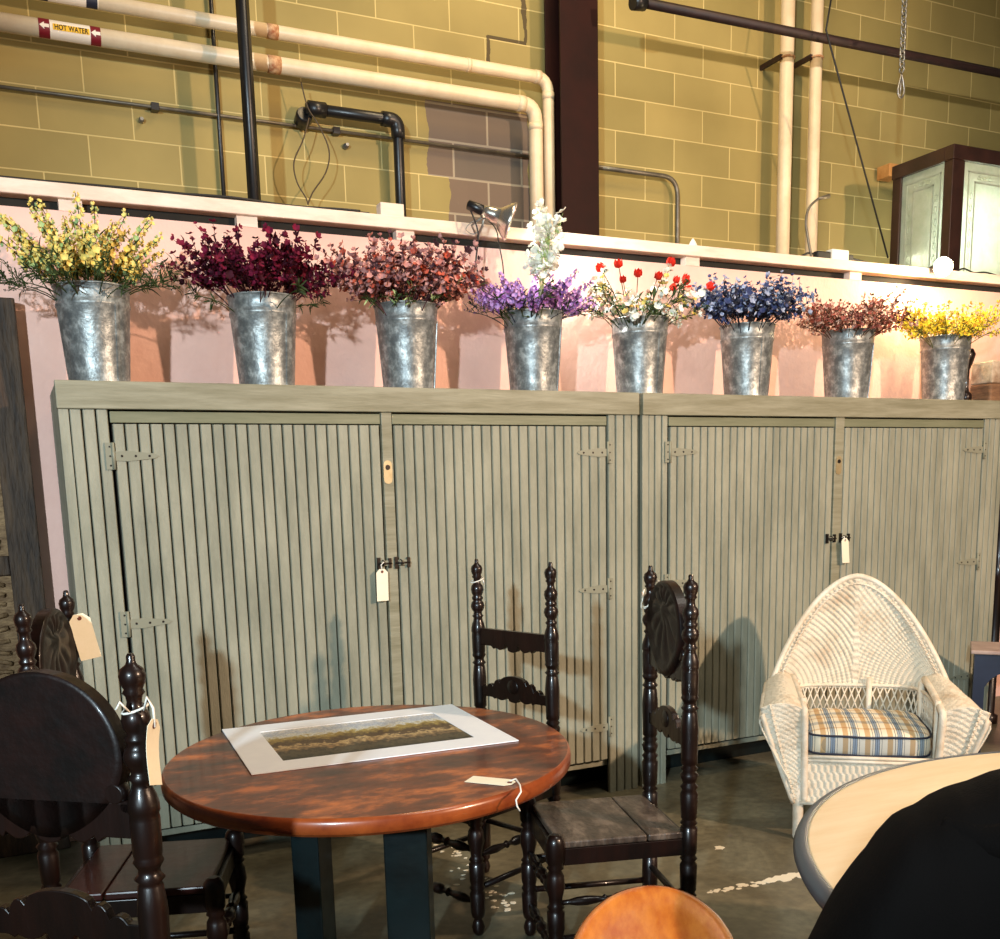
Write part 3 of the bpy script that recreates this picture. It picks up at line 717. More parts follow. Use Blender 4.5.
def bloom(mb, p, d, r, n, mi, cup=.5):
    d = d.normalized(); a = d.orthogonal().normalized(); b = d.cross(a)
    ph = rnd.uniform(0, 6)
    for k in range(n):
        an = ph+2*PI*k/n; o = a*math.cos(an)+b*math.sin(an); s = d.cross(o)*.45*r
        q = p+o*r*.55+d*r*cup*.5; e = p+o*r*(1-cup*.35)+d*r*cup
        mb.add([p, q-s, q+s, e-s*.6, e+s*.6, e+o*r*.12+d*r*.1], [(0, 1, 2), (1, 3, 4, 2), (3, 5, 4)], mi, True)
def stem_curve(L, lean, n=6):
    pts = []
    for i in range(n+1):
        t = i/n; pts.append(Vector((lean*L*t*t, 0, L*t*(1-.12*abs(lean)*t))))
    return pts
def mk_spike(L, lean, mats_, dens=26, br=.011, start=.35, leafn=5, np_=5, size_var=.4, cols=None, leafL=.07, lw=.005, spread=.012):
    """one upright stalk with blossoms all along its upper part"""
    mb = MB(); pts = stem_curve(L, lean); mb.tube(pts, [.0028]*4+[.002]*3, 5, 0)
    def P(t):
        i = min(int(t*6), 5); f = t*6-i; return pts[i].lerp(pts[i+1], f)
    for k in range(dens):
        t = start+(1-start)*k/(dens-1); a = k*2.4; o = Vector((math.cos(a), math.sin(a), .5))
        r = 1.25*br*(1.15-.55*(t-start)/(1-start))*rnd.uniform(1-size_var, 1+size_var)
        bloom(mb, P(t)+o*spread*(1.2-t*.6), o, r, np_, rnd.choice(cols), rnd.uniform(.3, .9))
    for k in range(leafn):
        t = rnd.uniform(.2, .7); a = rnd.uniform(0, 6.3); leaf(mb, P(t), Vector((math.cos(a), math.sin(a), rnd.uniform(.3, 1.2))), leafL*rnd.uniform(.7, 1.3), lw, 1)
    return mb, mats_
def mk_branch(L, lean, mats_, nb=7, br=.012, cols=None, leafs=12, fan=.09, lw=.006, leafL=.03, np_=5, lcols=(1,), top=.45):
    """one stalk that forks into twigs with small blossoms and leaves"""
    mb = MB(); pts = stem_curve(L*.8, lean); mb.tube(pts, [.003]*4+[.0022]*3, 5, 0)
    def P(t):
        i = min(int(t*6), 5); f = t*6-i; return pts[i].lerp(pts[i+1], f)
    tips = []
    for k in range(nb):
        t = rnd.uniform(top, 1.0) if k else 1.0; a = rnd.uniform(0, 6.3)
        d = Vector((math.cos(a)*fan+lean*.06, math.sin(a)*fan, rnd.uniform(.04, .13)))*(L/.45)
        p0 = P(t); p1 = p0+d*.5+Vector((0, 0, -.01)); p2 = p0+d
        mb.tube([p0, p1, p2], [.0018, .0014, .001], 4, 0)
        for q in (p1, p1.lerp(p2, .5), p2):
            o = Vector((rnd.uniform(-1, 1), rnd.uniform(-1, 1), rnd.uniform(0, 1)))
            bloom(mb, q+o*.006, o+d.normalized()*.6, 1.25*br*rnd.uniform(.6, 1.3), np_, rnd.choice(cols), rnd.uniform(.2, .9))
        tips.append((p0, d))
    for k in range(leafs):
        p0, d = rnd.choice(tips); q = p0+d*rnd.uniform(0, 1); leaf(mb, q, Vector((rnd.uniform(-1, 1), rnd.uniform(-1, 1), rnd.uniform(-.3, 1))), leafL*rnd.uniform(.7, 1.4), lw, rnd.choice(lcols))
    return mb, mats_
def mk_tulip(L, lean, mats_, r=.03, mi=2, leafs=3):
    mb = MB(); pts = stem_curve(L, lean); mb.tube(pts, .0028, 5, 0)
    d = (pts[-1]-pts[-2]).normalized(); p = pts[-1]; a = d.orthogonal().normalized(); b = d.cross(a)
    for k in range(6):
        an = 2*PI*k/6+(k % 2)*.1; o = a*math.cos(an)+b*math.sin(an); s = d.cross(o)*r*.62
        op = .75+.25*(k % 2)
        V = [p, p+o*r*.75*op+d*r*.5-s, p+o*r*.85*op+d*r*.5, p+o*r*.75*op+d*r*.5+s, p+o*r*.85*op+d*r*1.3-s*.8, p+o*r*1.0*op+d*r*1.3, p+o*r*.85*op+d*r*1.3+s*.8, p+o*r*.8*op+d*r*2.0]
        mb.add(V, [(0, 1, 2), (0, 2, 3), (1, 4, 5, 2), (2, 5, 6, 3), (4, 7, 5), (5, 7, 6)], mi, True)
    for k in range(leafs):
        t = rnd.uniform(.3, .8); q = pts[int(t*6)]; an = rnd.uniform(0, 6.3); leaf(mb, q, Vector((math.cos(an), math.sin(an), .9)), .10, .011, 1)
    return mb, mats_
def bouquet(i, label, recipes, group='bouquets in the galvanized buckets'):
    x = buckets[i][0]
    t = thing('flower_bouquet', label, 'flowers', (x-.02, 4.345, BZ+.02), 0, group)
    for name, makers, count, lean0, lean1, zr, cone in recipes:
        protos = []
        for mk in makers:
            mb, ms = mk(); o = mb.build(name, [F[k] for k in ms], t, recalc=False); protos.append(o); COL.objects.unlink(o)
        cnt = int(count*1.35) if count > 6 else count
        for k in range(cnt):
            pr = protos[k % len(protos)]
            o = pr.copy(); COL.objects.link(o); o.parent = t
            a = cone[0]+(cone[1]-cone[0])*(k+rnd.uniform(.1, .9))/cnt
            f = lean0+(lean1-lean0)*math.sqrt(rnd.random())
            f *= .88
            if math.sin(a) > 0: f *= 1-.62*math.sin(a)
            rr = .02+.085*rnd.random()**.6*min(1, f*1.6+.25)
            o.location = (rr*math.cos(a), rr*math.sin(a), .265)
            # lean outward: rotate about the axis perpendicular to the heading
            yaw = a
            o.rotation_euler = Matrix.Rotation(yaw, 4, 'Z').to_3x3().to_4x4().to_euler()
            mrot = Matrix.Rotation(yaw, 4, 'Z') @ Matrix.Rotation(f, 4, 'Y') @ Matrix.Rotation(rnd.uniform(-.5, .5), 4, 'Z')
            o.rotation_euler = mrot.to_euler()
            s = rnd.uniform(*zr)*(.86 if count > 6 else .80); o.scale = (s, s, s)
        for pr in protos: bpy.data.objects.remove(pr)
    return t
ALL = (0, 2*PI)
V2 = lambda f, n=2: [f]*n
# 1 yellow
bouquet(0, 'yellow spiked blooms with dark green leaves, leftmost bouquet', [
    ('flower_spray', V2(lambda: mk_spike(.47, .25, ['g', 'g', 'y', 'y', 'gl'], 34, .0125, .42, 6, cols=[2, 2, 3, 2, 4], leafL=.08, lw=.004, spread=.013), 3), 26, .05, .62, (.78, 1.0), ALL),
    ('leaf_stem', V2(lambda: mk_branch(.42, .5, ['g', 'g', 'g2'], 7, .008, [1], 20, .05, .004, .07, 3)), 12, .6, 1.05, (.75, 1.0), ALL)])
bouquet(1, 'deep burgundy feathery blooms, second bouquet from the left', [
    ('flower_spray', V2(lambda: mk_branch(.44, .3, ['burd', 'burd', 'bur', 'burd', 'bur'], 9, .015, [2, 2, 4, 3], 26, .07, .006, .035, 5, (2, 3)), 3), 34, .05, .85, (.72, 1.0), ALL),
    ('leaf_stem', V2(lambda: mk_branch(.36, .4, ['g', 'g', 'g2'], 4, .005, [1], 12, .04, .005, .06, 3)), 6, .6, 1.1, (.7, .95), ALL)])
bouquet(2, 'wide mass of dusty pink and coral blooms, third bouquet from the left', [
    ('flower_spray', V2(lambda: mk_branch(.45, .3, ['mv', 'mv', 'pk', 'co', 'mv', 'pk'], 10, .016, [2, 2, 3, 5, 1], 30, .075, .0075, .03, 5, (1, 1, 2, 4)), 4), 40, .05, .80, (.70, .98), ALL),
    ('leaf_stem', V2(lambda: mk_branch(.3, .3, ['g', 'g', 'gl'], 4, .005, [1], 14, .04, .006, .06, 3, (1, 2))), 8, .3, .9, (.7, .9), ALL)])
bouquet(3, 'lavender spikes with tall white and pale green stems, beneath the clamp lamp', [
    ('flower_spray', V2(lambda: mk_spike(.36, .35, ['g', 'g', 'lv', 'vi', 'lv'], 26, .014, .5, 8, cols=[2, 2, 4, 3], leafL=.06, lw=.005), 3), 26, .15, .85, (.72, 1.0), ALL),
    ('flower_spray', V2(lambda: mk_branch(.60, .02, ['gl', 'gl', 'wh', 'wh'], 9, .022, [2, 2, 3], 14, .05, .009, .035, 6, (1, 2), .55), 2), 5, .02, .2, (1.0, 1.12), (-1.1, .5)),
    ('leaf_stem', V2(lambda: mk_branch(.36, .4, ['bk', 'g', 'vi'], 6, .006, [2], 14, .05, .005, .05, 3)), 10, .6, 1.0, (.7, 1.0), ALL)])
bouquet(4, 'red poppy-like blooms among white and pale flowers, bouquet right of the lavender one', [
    ('poppy_stem', V2(lambda: mk_tulip(.40, .2, ['g', 'g', 'rd', 'rd'], .027, 2), 2), 9, .1, .75, (.75, 1.02), (-PI, .4)),
    ('flower_spray', V2(lambda: mk_branch(.38, .3, ['g', 'gl', 'wh', 'y', 'rp'], 5, .02, [2, 2, 3, 4], 10, .055, .008, .04, 6, (1, 1, 0)), 3), 13, .1, .85, (.72, 1.0), ALL),
    ('leaf_stem', V2(lambda: mk_branch(.38, .4, ['g', 'g', 'bk'], 5, .005, [1], 12, .05, .006, .05, 3)), 9, .2, 1.0, (.7, 1.0), ALL)])
bouquet(5, 'dense navy and pale blue blooms, sixth bouquet from the left', [
    ('flower_spray', V2(lambda: mk_branch(.44, .3, ['bk', 'bk', 'bl', 'bp', 'bl'], 9, .015, [2, 2, 3, 4, 1], 24, .07, .006, .032, 5, (1, 2, 3)), 4), 38, .05, .78, (.72, 1.0), ALL)])
bouquet(6, 'spiky rust and dusty rose blooms, seventh bouquet from the left', [
    ('flower_spray', V2(lambda: mk_branch(.40, .35, ['bn', 'bn', 'ru', 'rp', 'bn'], 8, .012, [2, 2, 3, 4], 22, .06, .006, .04, 4, (1, 2, 3)), 4), 32, .1, .95, (.70, .98), ALL)])
bouquet(7, 'bright yellow airy blooms in front of the bare bulb, rightmost bouquet', [
    ('flower_spray', V2(lambda: mk_branch(.38, .35, ['g2', 'g2', 'yb', 'yb', 'oc'], 10, .011, [2, 2, 3, 4], 20, .07, .004, .035, 4, (1, 2)), 4), 36, .05, .95, (.72, 1.0), ALL)])

# ================================================================== PIPES AND THINGS HIGH ON THE WALL
def pipe(name, pts, r, m, label, cat, bend=.06, collars=(), n=14, extra=None):
    t = thing(name, label, cat, pts[0])
    o0 = Vector(pts[0])
    MB().tube([p-o0 for p in route([Vector(p) for p in pts], bend)], r, n).build('pipe_run', m, t)
    return t, o0
YP = 5.84
A = [at(90, -1, YP), at(552, 70, YP), at(552, 250, YP)]
zt = 3.950
tU, oU = pipe('water_pipe', [(-.6, YP, zt), (3.19, YP, zt), (3.19, YP, 2.2)], .035, M['pvc'], 'upper cream pipe that runs along the block wall and turns down beside the red column', 'pipe', .09)
zl = 3.775
tL, oL = pipe('water_pipe', [(-.6, YP-.03, zl), (3.085, YP-.03, zl), (3.085, YP-.03, 2.2)], .042, M['pvc'], 'lower, thicker cream pipe with the yellow hot water label', 'pipe', .09)
for t, o0, R_, spots in ((tU, oU, .037, ((at(272, 33, YP).x, zt, 'x', .03, 'rust'), (at(468, 63, YP).x, zt, 'x', .012, 'pvc'), (3.19-.075, zt, 'x', .02, 'pvc'), (3.19, zt-.10, 'z', .02, 'pvc'))),
                         (tL, oL, .044, ((at(272, 64, YP).x, zl, 'x', .035, 'rust'), (3.085-.10, zl, 'x', .025, 'pvc'), (3.085, zl-.12, 'z', .02, 'pvc')))):
    for x, z, ax, hw, mm in spots:
        MB().lathe([(-hw, R_), (hw, R_)], Vector((x, o0.y, z))-o0, 18, 0, (1, 0, 0) if ax == 'x' else (0, 0, 1)).build('pipe_joint', M[mm], t)
def wrap_label(t, o0, x0, x1, R_, z, bands, text, tcol, size, tx):
    def cyl(xa, xb, a0, a1, mat_, dr=0):
        m = MB(); m.grid(lambda u, v: Vector((xa+(xb-xa)*u, o0.y-(R_+dr)*math.cos(a0+(a1-a0)*v), z+(R_+dr)*math.sin(a0+(a1-a0)*v)))-o0, 1, 10)
        return m, mat_
    first = None
    for xa, xb, a0, a1, mm, dr in bands:
        m, k = cyl(xa, xb, a0, a1, mm, dr)
        if first is None: first = m.build('pipe_label', M[mm], t)
        else: m.build('label_band', M[mm], first)
    cu = bpy.data.curves.new('tmp', 'FONT'); cu.body = text; cu.size = size; cu.align_x = 'CENTER'; cu.align_y = 'CENTER'; cu.offset = size*.018
    ob = bpy.data.objects.new('tmp', cu); COL.objects.link(ob); bpy.context.view_layer.update()
    me = bpy.data.meshes.new_from_object(ob.evaluated_get(bpy.context.evaluated_depsgraph_get())); bpy.data.objects.remove(ob)
    for v in me.vertices:
        a = v.co.y/R_; v.co = Vector((tx+v.co.x*.85, o0.y-(R_+.0035)*math.cos(a), z+(R_+.0035)*math.sin(a)))-o0
    me.materials.clear(); me.materials.append(M[tcol])
    o = bpy.data.objects.new('label_lettering', me); COL.objects.link(o); o.parent = first
xl = lambda px: at(px, 36, YP-.03).x
wrap_label(tL, oL, xl(39), xl(100), 0.0425, zl, [(xl(39), xl(100), -1.5, 1.5, 'lwht', .0005), (xl(39), xl(50), -1.5, 1.5, 'lred', .0012), (xl(90), xl(100), -1.5, 1.5, 'lred', .0012), (xl(53), xl(89), -.30, .34, 'lyel', .0018)], 'HOT WATER', 'lblk', .031, (xl(53)+xl(89))/2)
for px in (44.5, 95):   # white flow arrows pointing left
    x = xl(px); m = MB()
    z_ = lambda a: (oL.y-(0.0425+.0026)*math.cos(a), zl+(0.0425+.0026)*math.sin(a))
    V = []
    for dx_, a in ((-.022, 0), (.0, .38), (.0, .17), (.022, .17), (.022, -.17), (.0, -.17), (.0, -.38)):
        y, z = z_(a); V.append(Vector((x+dx_, y, z))-oL)
    m.add(V, [(0, 1, 2), (0, 2, 5), (0, 5, 6), (2, 3, 4), (2, 4, 5)]); m.build('flow_arrow', M['lwht'], tL, recalc=False)
xu = lambda px: at(px, 5, YP).x
wrap_label(tU, oU, xu(40), xu(98), .0355, zt, [(xu(40), xu(98), -1.5, 1.5, 'lwht', .0005), (xu(28), xu(48), -1.5, 1.5, 'lnavy', .0012), (xu(86), xu(97), -1.5, 1.5, 'lnavy', .0012), (xu(50), xu(85), -.42, .42, 'lgrn', .0018)], 'COLD WATER', 'lblk', .036, (xu(50)+xu(85))/2)

# black strut
t, o0 = pipe('steel_strut', [(1.28, 5.5, 2.2), (1.28, 5.5, 5.2)], .034, M['blk'], 'black vertical post crossing both cream pipes on the left', 'post', n=4)
t, o0 = pipe('thin_conduit', [(at(214, 30, 5.93).x, 5.96, 2.3), (at(214, 30, 5.93).x, 5.96, 5.2)], .012, M['blk'], 'thin black vertical conduit just left of the black post', 'conduit', n=8)
# horizontal conduits
t, o0 = pipe('thin_conduit', [(-.8, 5.96, 3.535), (3.13, 5.96, 3.535)], .0095, M['conduit'], 'long thin horizontal conduit that passes behind the black elbow pipe', 'conduit', n=8)
for px in (155, 335):
    x = at(px, 110, 5.96).x; MB().box(x-.02-o0.x, x+.02-o0.x, -.018, .03, -.018, .018).build('conduit_clip', M['blk'], t)
# black drain pipe with elbow
zb = 3.60
t = thing('drain_pipe', 'black pipe with an elbow that drops to the ledge left of the bare grey blocks', 'pipe', (1.68, 5.86, zb))
o0 = Vector((1.68, 5.86, zb))
MB().tube([Vector(p)-o0 for p in route([(1.68, 5.86, zb), (2.215, 5.86, zb), (2.215, 5.86, 2.3)], .05)], .030, 14).build('pipe_run', M['blk'], t)
MB().lathe([(-.05, .040), (.05, .040)], (.06, 0, 0), 16, 0, (1, 0, 0)).build('coupling', M['blk'], t)
MB().lathe([(-.05, .044), (.02, .046), (.035, .04)], (0, .06, -.03), 16, 0, (0, -1, .3)).build('end_fitting', M['blk'], t)
MB().tube([Vector(p)-o0 for p in route([(2.12, 5.86, zb), (2.215, 5.86, zb), (2.215, 5.86, zb-.10)], .05)], .040, 14).build('elbow', M['blk'], t)
# thin wires hanging by the drain pipe
def wire(name, pts, r, m, label, cat='wire', grp=None, n=6):
    o0 = Vector(pts[0]); t = MB().tube([Vector(p)-o0 for p in pts], r, n).build(name, m, None, loc=o0); return tagp(t, label, cat, grp)
def smooth(pts, k=6):
    P = [Vector(p) for p in pts]; out = []
    for i in range(len(P)-1):
        a, b, c, d = P[max(0, i-1)], P[i], P[i+1], P[min(len(P)-1, i+2)]
        for j in range(k):
            t = j/k; out.append(.5*((2*b)+(c-a)*t+(2*a-5*b+4*c-d)*t*t+(3*b-a-3*c+d)*t**3))
    return out+[P[-1]]
wire('hanging_wire', smooth([at(301, 82, 5.825), at(308, 108, 5.825), at(318, 124, 5.825), at(329, 150, 5.825), at(326, 172, 5.825), at(313, 192, 5.825), at(308, 204, 5.825)]), .004, M['thin'], 'thin brown wire curving right below the black elbow pipe')
wire('hanging_wire', smooth([at(309, 118, 5.82), at(303, 140, 5.82), at(294, 162, 5.82), at(297, 182, 5.82), at(306, 198, 5.82), at(308, 205, 5.82)]), .004, M['thin'], 'thin brown wire bowing left below the black elbow pipe')
t = thing('anchor_bolt', 'small bolt stub in the block wall below the black elbow pipe', 'bolt', at(345, 147, 6.0)); MB().lathe([(0, .016), (.02, .016), (.022, .009), (.05, .009)], (0, 0, 0), 12, 0, (0, -1, 0)).build('bolt_head', M['galv'], t)
t = thing('anchor_bolt', 'small bolt stub in the block wall at upper left', 'bolt', at(141, 121, 6.0)); MB().lathe([(0, .014), (.02, .014), (.022, .009), (.04, .009)], (0, 0, 0), 12, 0, (0, -1, 0)).build('bolt_head', M['galv'], t)

# red steel column
X0, X1 = at(561, 150, 5.72).x, at(598, 150, 5.72).x
t = thing('steel_column', 'dark oxide-red steel column against the block wall', 'column', ((X0+X1)/2, 5.78, 0))
h = (X1-X0)/2
MB().box(-h, h, -.07, -.055, 0, 6).build('flange', M['col'], t, bevel=.002); MB().box(-h, h, .115, .13, 0, 6).build('flange', M['col'], t, bevel=.002); MB().box(-.008, .008, -.055, .115, 0, 6).build('web', M['col'], t)
# conduit right of column
zc = 3.515
t, o0 = pipe('thin_conduit', [(X1-.02, 5.93, zc), (4.21, 5.93, zc), (4.21, 5.93, 2.3)], .015, M['conduit'], 'thin conduit that bends down between the red column and the white pipes', 'conduit', .12, n=10)
# two vertical white pipes with clamps
for px, r, lab in ((785.5, .046, 'left of the two tall cream vertical pipes'), (814.5, .041, 'right of the two tall cream vertical pipes')):
    x = at(px, 120, 5.80).x
    t, o0 = pipe('vertical_pipe', [(x, 5.80, 2.2), (x, 5.80, 5.4)], r, M['pvc'], lab, 'pipe', n=20)
    zc2 = at(px, 58, 5.8).z
    MB().tube([(math.cos(a*PI/12)*(r+.004), math.sin(a*PI/12)*(r+.004), zc2-o0.z) for a in range(24)], .007, 6, closed=True).build('pipe_clamp', M['rust'], t)
    MB().box(-.02-r, -.0-r, -.01, .2, zc2-o0.z-.015, zc2-o0.z+.015).build('clamp_bracket', M['barm'], t)
# long sloping bar near the roof
a, b = at(640, 2, 5.35), at(1075, 88, 5.35)
t = thing('steel_bar', 'long rusty dark bar crossing in front of the white pipes', 'bar', a)
MB().tube([Vector(), b-a], .030, 4).build('bar_run', M['barm'], t)
MB().lathe([(-.05, .045), (.03, .045)], (0, 0, 0), 12, 0, (1, 0, .1)).build('end_cap', M['blk'], t)
wire('black_cable', [at(832, -6, 5.2), at(826, 30, 5.2), at(888, 258, 5.2)], .006, M['cable'], 'black cable slanting down from the bar to the ledge', 'cable')
# chain
t = thing('hanging_chain', 'steel chain hanging from above with a snap hook at its end', 'chain', at(905, -10, 4.9))
top, bot = at(905, -10, 4.9), at(904, 75, 4.9); nL = 16
lk = None
for k in range(nL):
    z = (bot.z-top.z)*k/nL
    m = MB(); L2 = abs(bot.z-top.z)/nL*.68
    pts = [Vector((.017*math.cos(a*PI/6)*1.0, 0, z+(L2*math.sin(a*PI/6)))) for a in range(12)]
    if k % 2: pts = [Vector((0, p.x, p.z)) for p in pts]
    m.tube(pts, .0058, 6, closed=True); m.build('chain_link', M['galv'], t)
m = MB(); zb_ = bot.z-top.z
m.tube(smooth([(0, 0, zb_), (.016, 0, zb_-.04), (.026, 0, zb_-.09), (.012, 0, zb_-.125), (-.012, 0, zb_-.125), (-.024, 0, zb_-.09), (-.012, 0, zb_-.04), (0, 0, zb_)]), .006, 8)
m.tube([(0, 0, zb_-.01), (-.004, 0, zb_-.12)], .005, 6)
m.build('snap_hook', M['galv'], t)

# glass case on the ledge
cx0 = 5.675; zb0, ztp = 2.752, 3.60
t = thing('glass_case', 'dark-framed case with etched glass sides on the ledge at upper right', 'display case', (cx0, 4.98, zb0), 0)
W_, D_, H_ = 1.1, .50, ztp-zb0
fr = .085
for x, y, w_, d_ in ((0, 0, .11, .07), (0, D_-.07, .07, .07), (W_-.1, 0, .1, .07), (W_-.07, D_-.07, .07, .07)):
    MB().box(x, x+w_, y, y+d_, 0, H_).build('corner_post', M['casef'], t, bevel=.004)
m = MB()
m.box(-.012, W_, -.012, .06, H_-.075, H_+.012).box(-.012, .05, .06, D_, H_-.075, H_+.012).box(W_-.05, W_, .06, D_, H_-.075, H_+.012).box(.05, W_-.05, D_-.05, D_, H_-.075, H_+.012)
m.build('top_frame', M['casef'], t, bevel=.003)
m = MB().box(0, W_, .0, D_, 0, .03); m.build('base_frame', M['casef'], t)
m = MB().box(.10, .30, .018, .03, .03, H_-.07).box(.10, W_-.1, .02, .028, .03, H_-.07)
m = MB().box(.11, W_-.1, .02, .028, .03, H_-.075); gp = m.build('glass_panel', M['glass'], t)
m = MB().box(.02, .028, .07, D_-.07, .03, H_-.075); gq = m.build('glass_panel', M['glass'], t)
MB().tube([(.10, .40, .25), (W_-.1, .40, .25)], .012, 12).build('added_glow_tube', M['bulbw'], t)  # glowing tube added inside the case to brighten its glass
cl_ = lamp('case_fill_light', 'AREA', (cx0+.60, 4.98+.36, zb0+.45), (cx0+.60, 4.9, zb0+.35), 5, (.86, 1.0, .94), .5)  # fill light added with the tube, aimed at the front panel
cl_.parent = t; cl_.matrix_parent_inverse = Matrix.Translation(-t.location)
# etched border relief
def etched(par, plane):
    m = MB()
    def seg(u0, v0, u1, v1, w=.004):
        if plane == 'x': m.box(.015, .020, min(u0, u1)-w, max(u0, u1)+w, min(v0, v1)-w, max(v0, v1)+w)
        else: m.box(min(u0, u1)-w, max(u0, u1)+w, .015, .020, min(v0, v1)-w, max(v0, v1)+w)
    a, b = (.11, D_-.11) if plane == 'x' else (.17, W_-.16); z0, z1 = .07, H_-.13
    for o in (0, .06):
        seg(a+o, z0, a+o, z1-o); seg(b-o, z0, b-o, z1-o); seg(a+o, z1-o, b-o, z1-o)
    n = 7
    for k in range(n):
        u = a+.03; v = z0+.05+(z1-z0-.12)*k/n
        for uu in (a+.03, b-.03):
            pts = [(uu+.012*math.sin(q*PI/3), v+.022*math.cos(q*PI/3)) for q in range(6)]
            m.tube([(.018, p[0], p[1]) if plane == 'x' else (p[0], .018, p[1]) for p in pts], .003, 4, closed=True)
    for k in range(3):
        u = a+.10+k*.05; pts = [(u+.02*math.cos(q*PI/4), z1-.03+.012*math.sin(q*PI/4)) for q in range(8)]
        m.tube([(.018, p[0], p[1]) if plane == 'x' else (p[0], .018, p[1]) for p in pts], .003, 4, closed=True)
    return m.build('etched_pattern', M['glass'], par)
etched(gp, 'y'); etched(gq, 'x')
t = tagp(MB().box(-.06, .06, -.07, .05, -.045, .045).build('wood_block', M['tanb'], None, bevel=.004, loc=at(888, 173, 5.92)), 'small tan wood block on the block wall left of the glass case', 'block')

# items lying on the ledge
LT = 2.768
def on_ledge(px, y=4.75): return Vector((at(px, 230, y).x, y, LT))
p = on_ledge(391, 4.735); tagp(MB().box(-.058, .058, -.03, .03, 0, .058).build('wood_block', M['ledge'], None, bevel=.003, loc=p), 'cream wood block standing on the ledge below the black elbow pipe', 'block')
p = on_ledge(376, 4.82)
t = thing('cable_connector', 'dark in-line cable connector on the ledge beside the cream block', 'connector', p+Vector((-.09, -.02, .012)))
MB().lathe([(-.06, .008), (-.05, .016), (.05, .016), (.06, .007)], (0, 0, .005), 12, 0, (1, 0, 0)).build('plug_body', M['cable'], t, bevel=.001)
MB().box(-.04, .04, -.018, -.012, -.004, .012).build('plug_label', M['white'], t)
# cables running along the ledge
for j, (z, yy, x0, x1, amp, lab) in enumerate(((.035, 4.79, -1.2, 1.62, .012, 'topmost black cable sagging along the left ledge'), (.012, 4.76, -1.2, 1.60, .006, 'middle black cable lying along the left ledge'), (.008, 4.72, .7, 1.58, .003, 'lowest black cable lying along the left ledge'))):
    pts = []
    for k in range(26):
        u = k/25; pts.append((x0+(x1-x0)*u, yy+.01*math.sin(u*9+j), LT+z*(1-.7*u)+amp*math.sin(u*11+j*2)*(.6)+.006))
    wire('black_cable', smooth(pts, 2), .0055, M['cable'], lab, 'cable')
p = on_ledge(838, 4.76)
t = thing('power_adapter', 'white adapter box with black plugs and cables on the right of the ledge', 'adapter', p)
MB().box(-.065, .065, -.028, .028, .004, .066).build('adapter_body', M['white'], t, bevel=.006)
MB().box(-.17, -.068, -.025, .02, .004, .05).build('plug', M['cable'], t, bevel=.008)
MB().box(.068, .11, -.02, .02, .004, .045).build('plug', M['cable'], t, bevel=.006)
MB().tube(smooth([(-.16, 0, .03), (-.22, 0, .035), (-.29, .0, .008), (-.34, 0, .006)]), .006, 6).build('cable', M['cable'], t)
MB().tube(smooth([(.10, 0, .03), (.18, 0, .022), (.30, 0, .008), (.42, 0, .012), (.55, 0, .008)]), .006, 6).build('cable', M['cable'], t)
p = on_ledge(812, 4.76)
t = thing('gooseneck_holder', 'bent grey gooseneck rod with a small clip rising from the ledge', 'holder', p)
g = [at(x, y, 4.76)-p for x, y in ((812, 251), (808, 238), (806, 222), (809, 208), (818, 199))]; g[0].z = 0
MB().tube(smooth(g), .0075, 8).build('gooseneck', M['conduit'], t)
MB().tube([g[-1], at(829, 196, 4.76)-p], [.008, .013], 8).build('clip', M['conduit'], t)
p = on_ledge(693, 4.74); tagp(MB().lathe([(0, .022), (.01, .024), (.03, .014), (.045, .004)], (0, 0, 0), 12).build('plastic_cap', M['white'], None, loc=p), 'tiny white cap on the ledge right of the bent conduit', 'cap')
wire('black_cable', smooth([on_ledge(958, 4.74)+Vector((0, 0, .008)), on_ledge(966, 4.74)+Vector((0, 0, .03)), on_ledge(976, 4.74)+Vector((0, 0, .012)), on_ledge(988, 4.74)+Vector((0, 0, .02)), on_ledge(1000, 4.74)+Vector((0, 0, .008))]), .005, M['cable'], 'short black wire curling on the ledge below the glass case', 'wire')

# clamp lamp
hp = at(494, 215, 4.55)
t = thing('clamp_lamp', 'silver clamp lamp with a black socket, lit and aimed right', 'lamp', hp)
ax = Vector((.84, -.36, -.36)).normalized()
MB().lathe([(-.135, .010), (-.13, .022), (-.06, .024), (-.05, .018)], (0, 0, 0), 18, 0, ax).build('socket', M['blk'], t)
MB().lathe([(-.055, .024), (-.03, .03), (.0, .036), (.02, .038), (.03, .05), (.07, .082), (.085, .089), (.087, .087), (.07, .079), (.03, .047), (.0, .030), (-.04, .024)], (0, 0, 0), 28, 0, ax).build('reflector', M['chrome'], t)
bl_ = MB().lathe([(-.02, .012), (.0, .016), (.03, .029), (.052, .031), (.07, .024), (.078, .008)], (0, 0, 0), 16, 0, ax).build('bulb', M['bulbw'], t)
m = MB(); cl = Vector((-.06, .06, -.05))
m.tube([-ax*.04, Vector((-.05, .03, -.05)), Vector((-.045, .10, -.085))], .006, 8); m.tube([-ax*.04+Vector((0, 0, -.01)), Vector((-.09, .06, -.04)), Vector((-.05, .11, -.06))], .005, 8)
m.lathe([(-.012, .010), (.012, .010)], -ax*.045+Vector((-.01, 0, -.02)), 12, 0, (0, 1, 0))
m.build('spring_clamp', M['galv'], t)
cpts = [-ax*.13, at(478, 232, 4.57)-hp, at(476, 262, 4.56)-hp, at(480, 276, 4.56)-hp, at(492, 285, 4.54)-hp, at(500, 300, 4.50)-hp]
MB().tube(smooth(cpts), .004, 6).build('cord', M['cable'], t)
MB().tube(smooth([-ax*.12+Vector((0, 0, -.01)), at(494, 226, 4.57)-hp, at(499, 245, 4.56)-hp, at(503, 266, 4.55)-hp, at(504, 290, 4.5)-hp]), .003, 6).build('cord', M['cable'], t)
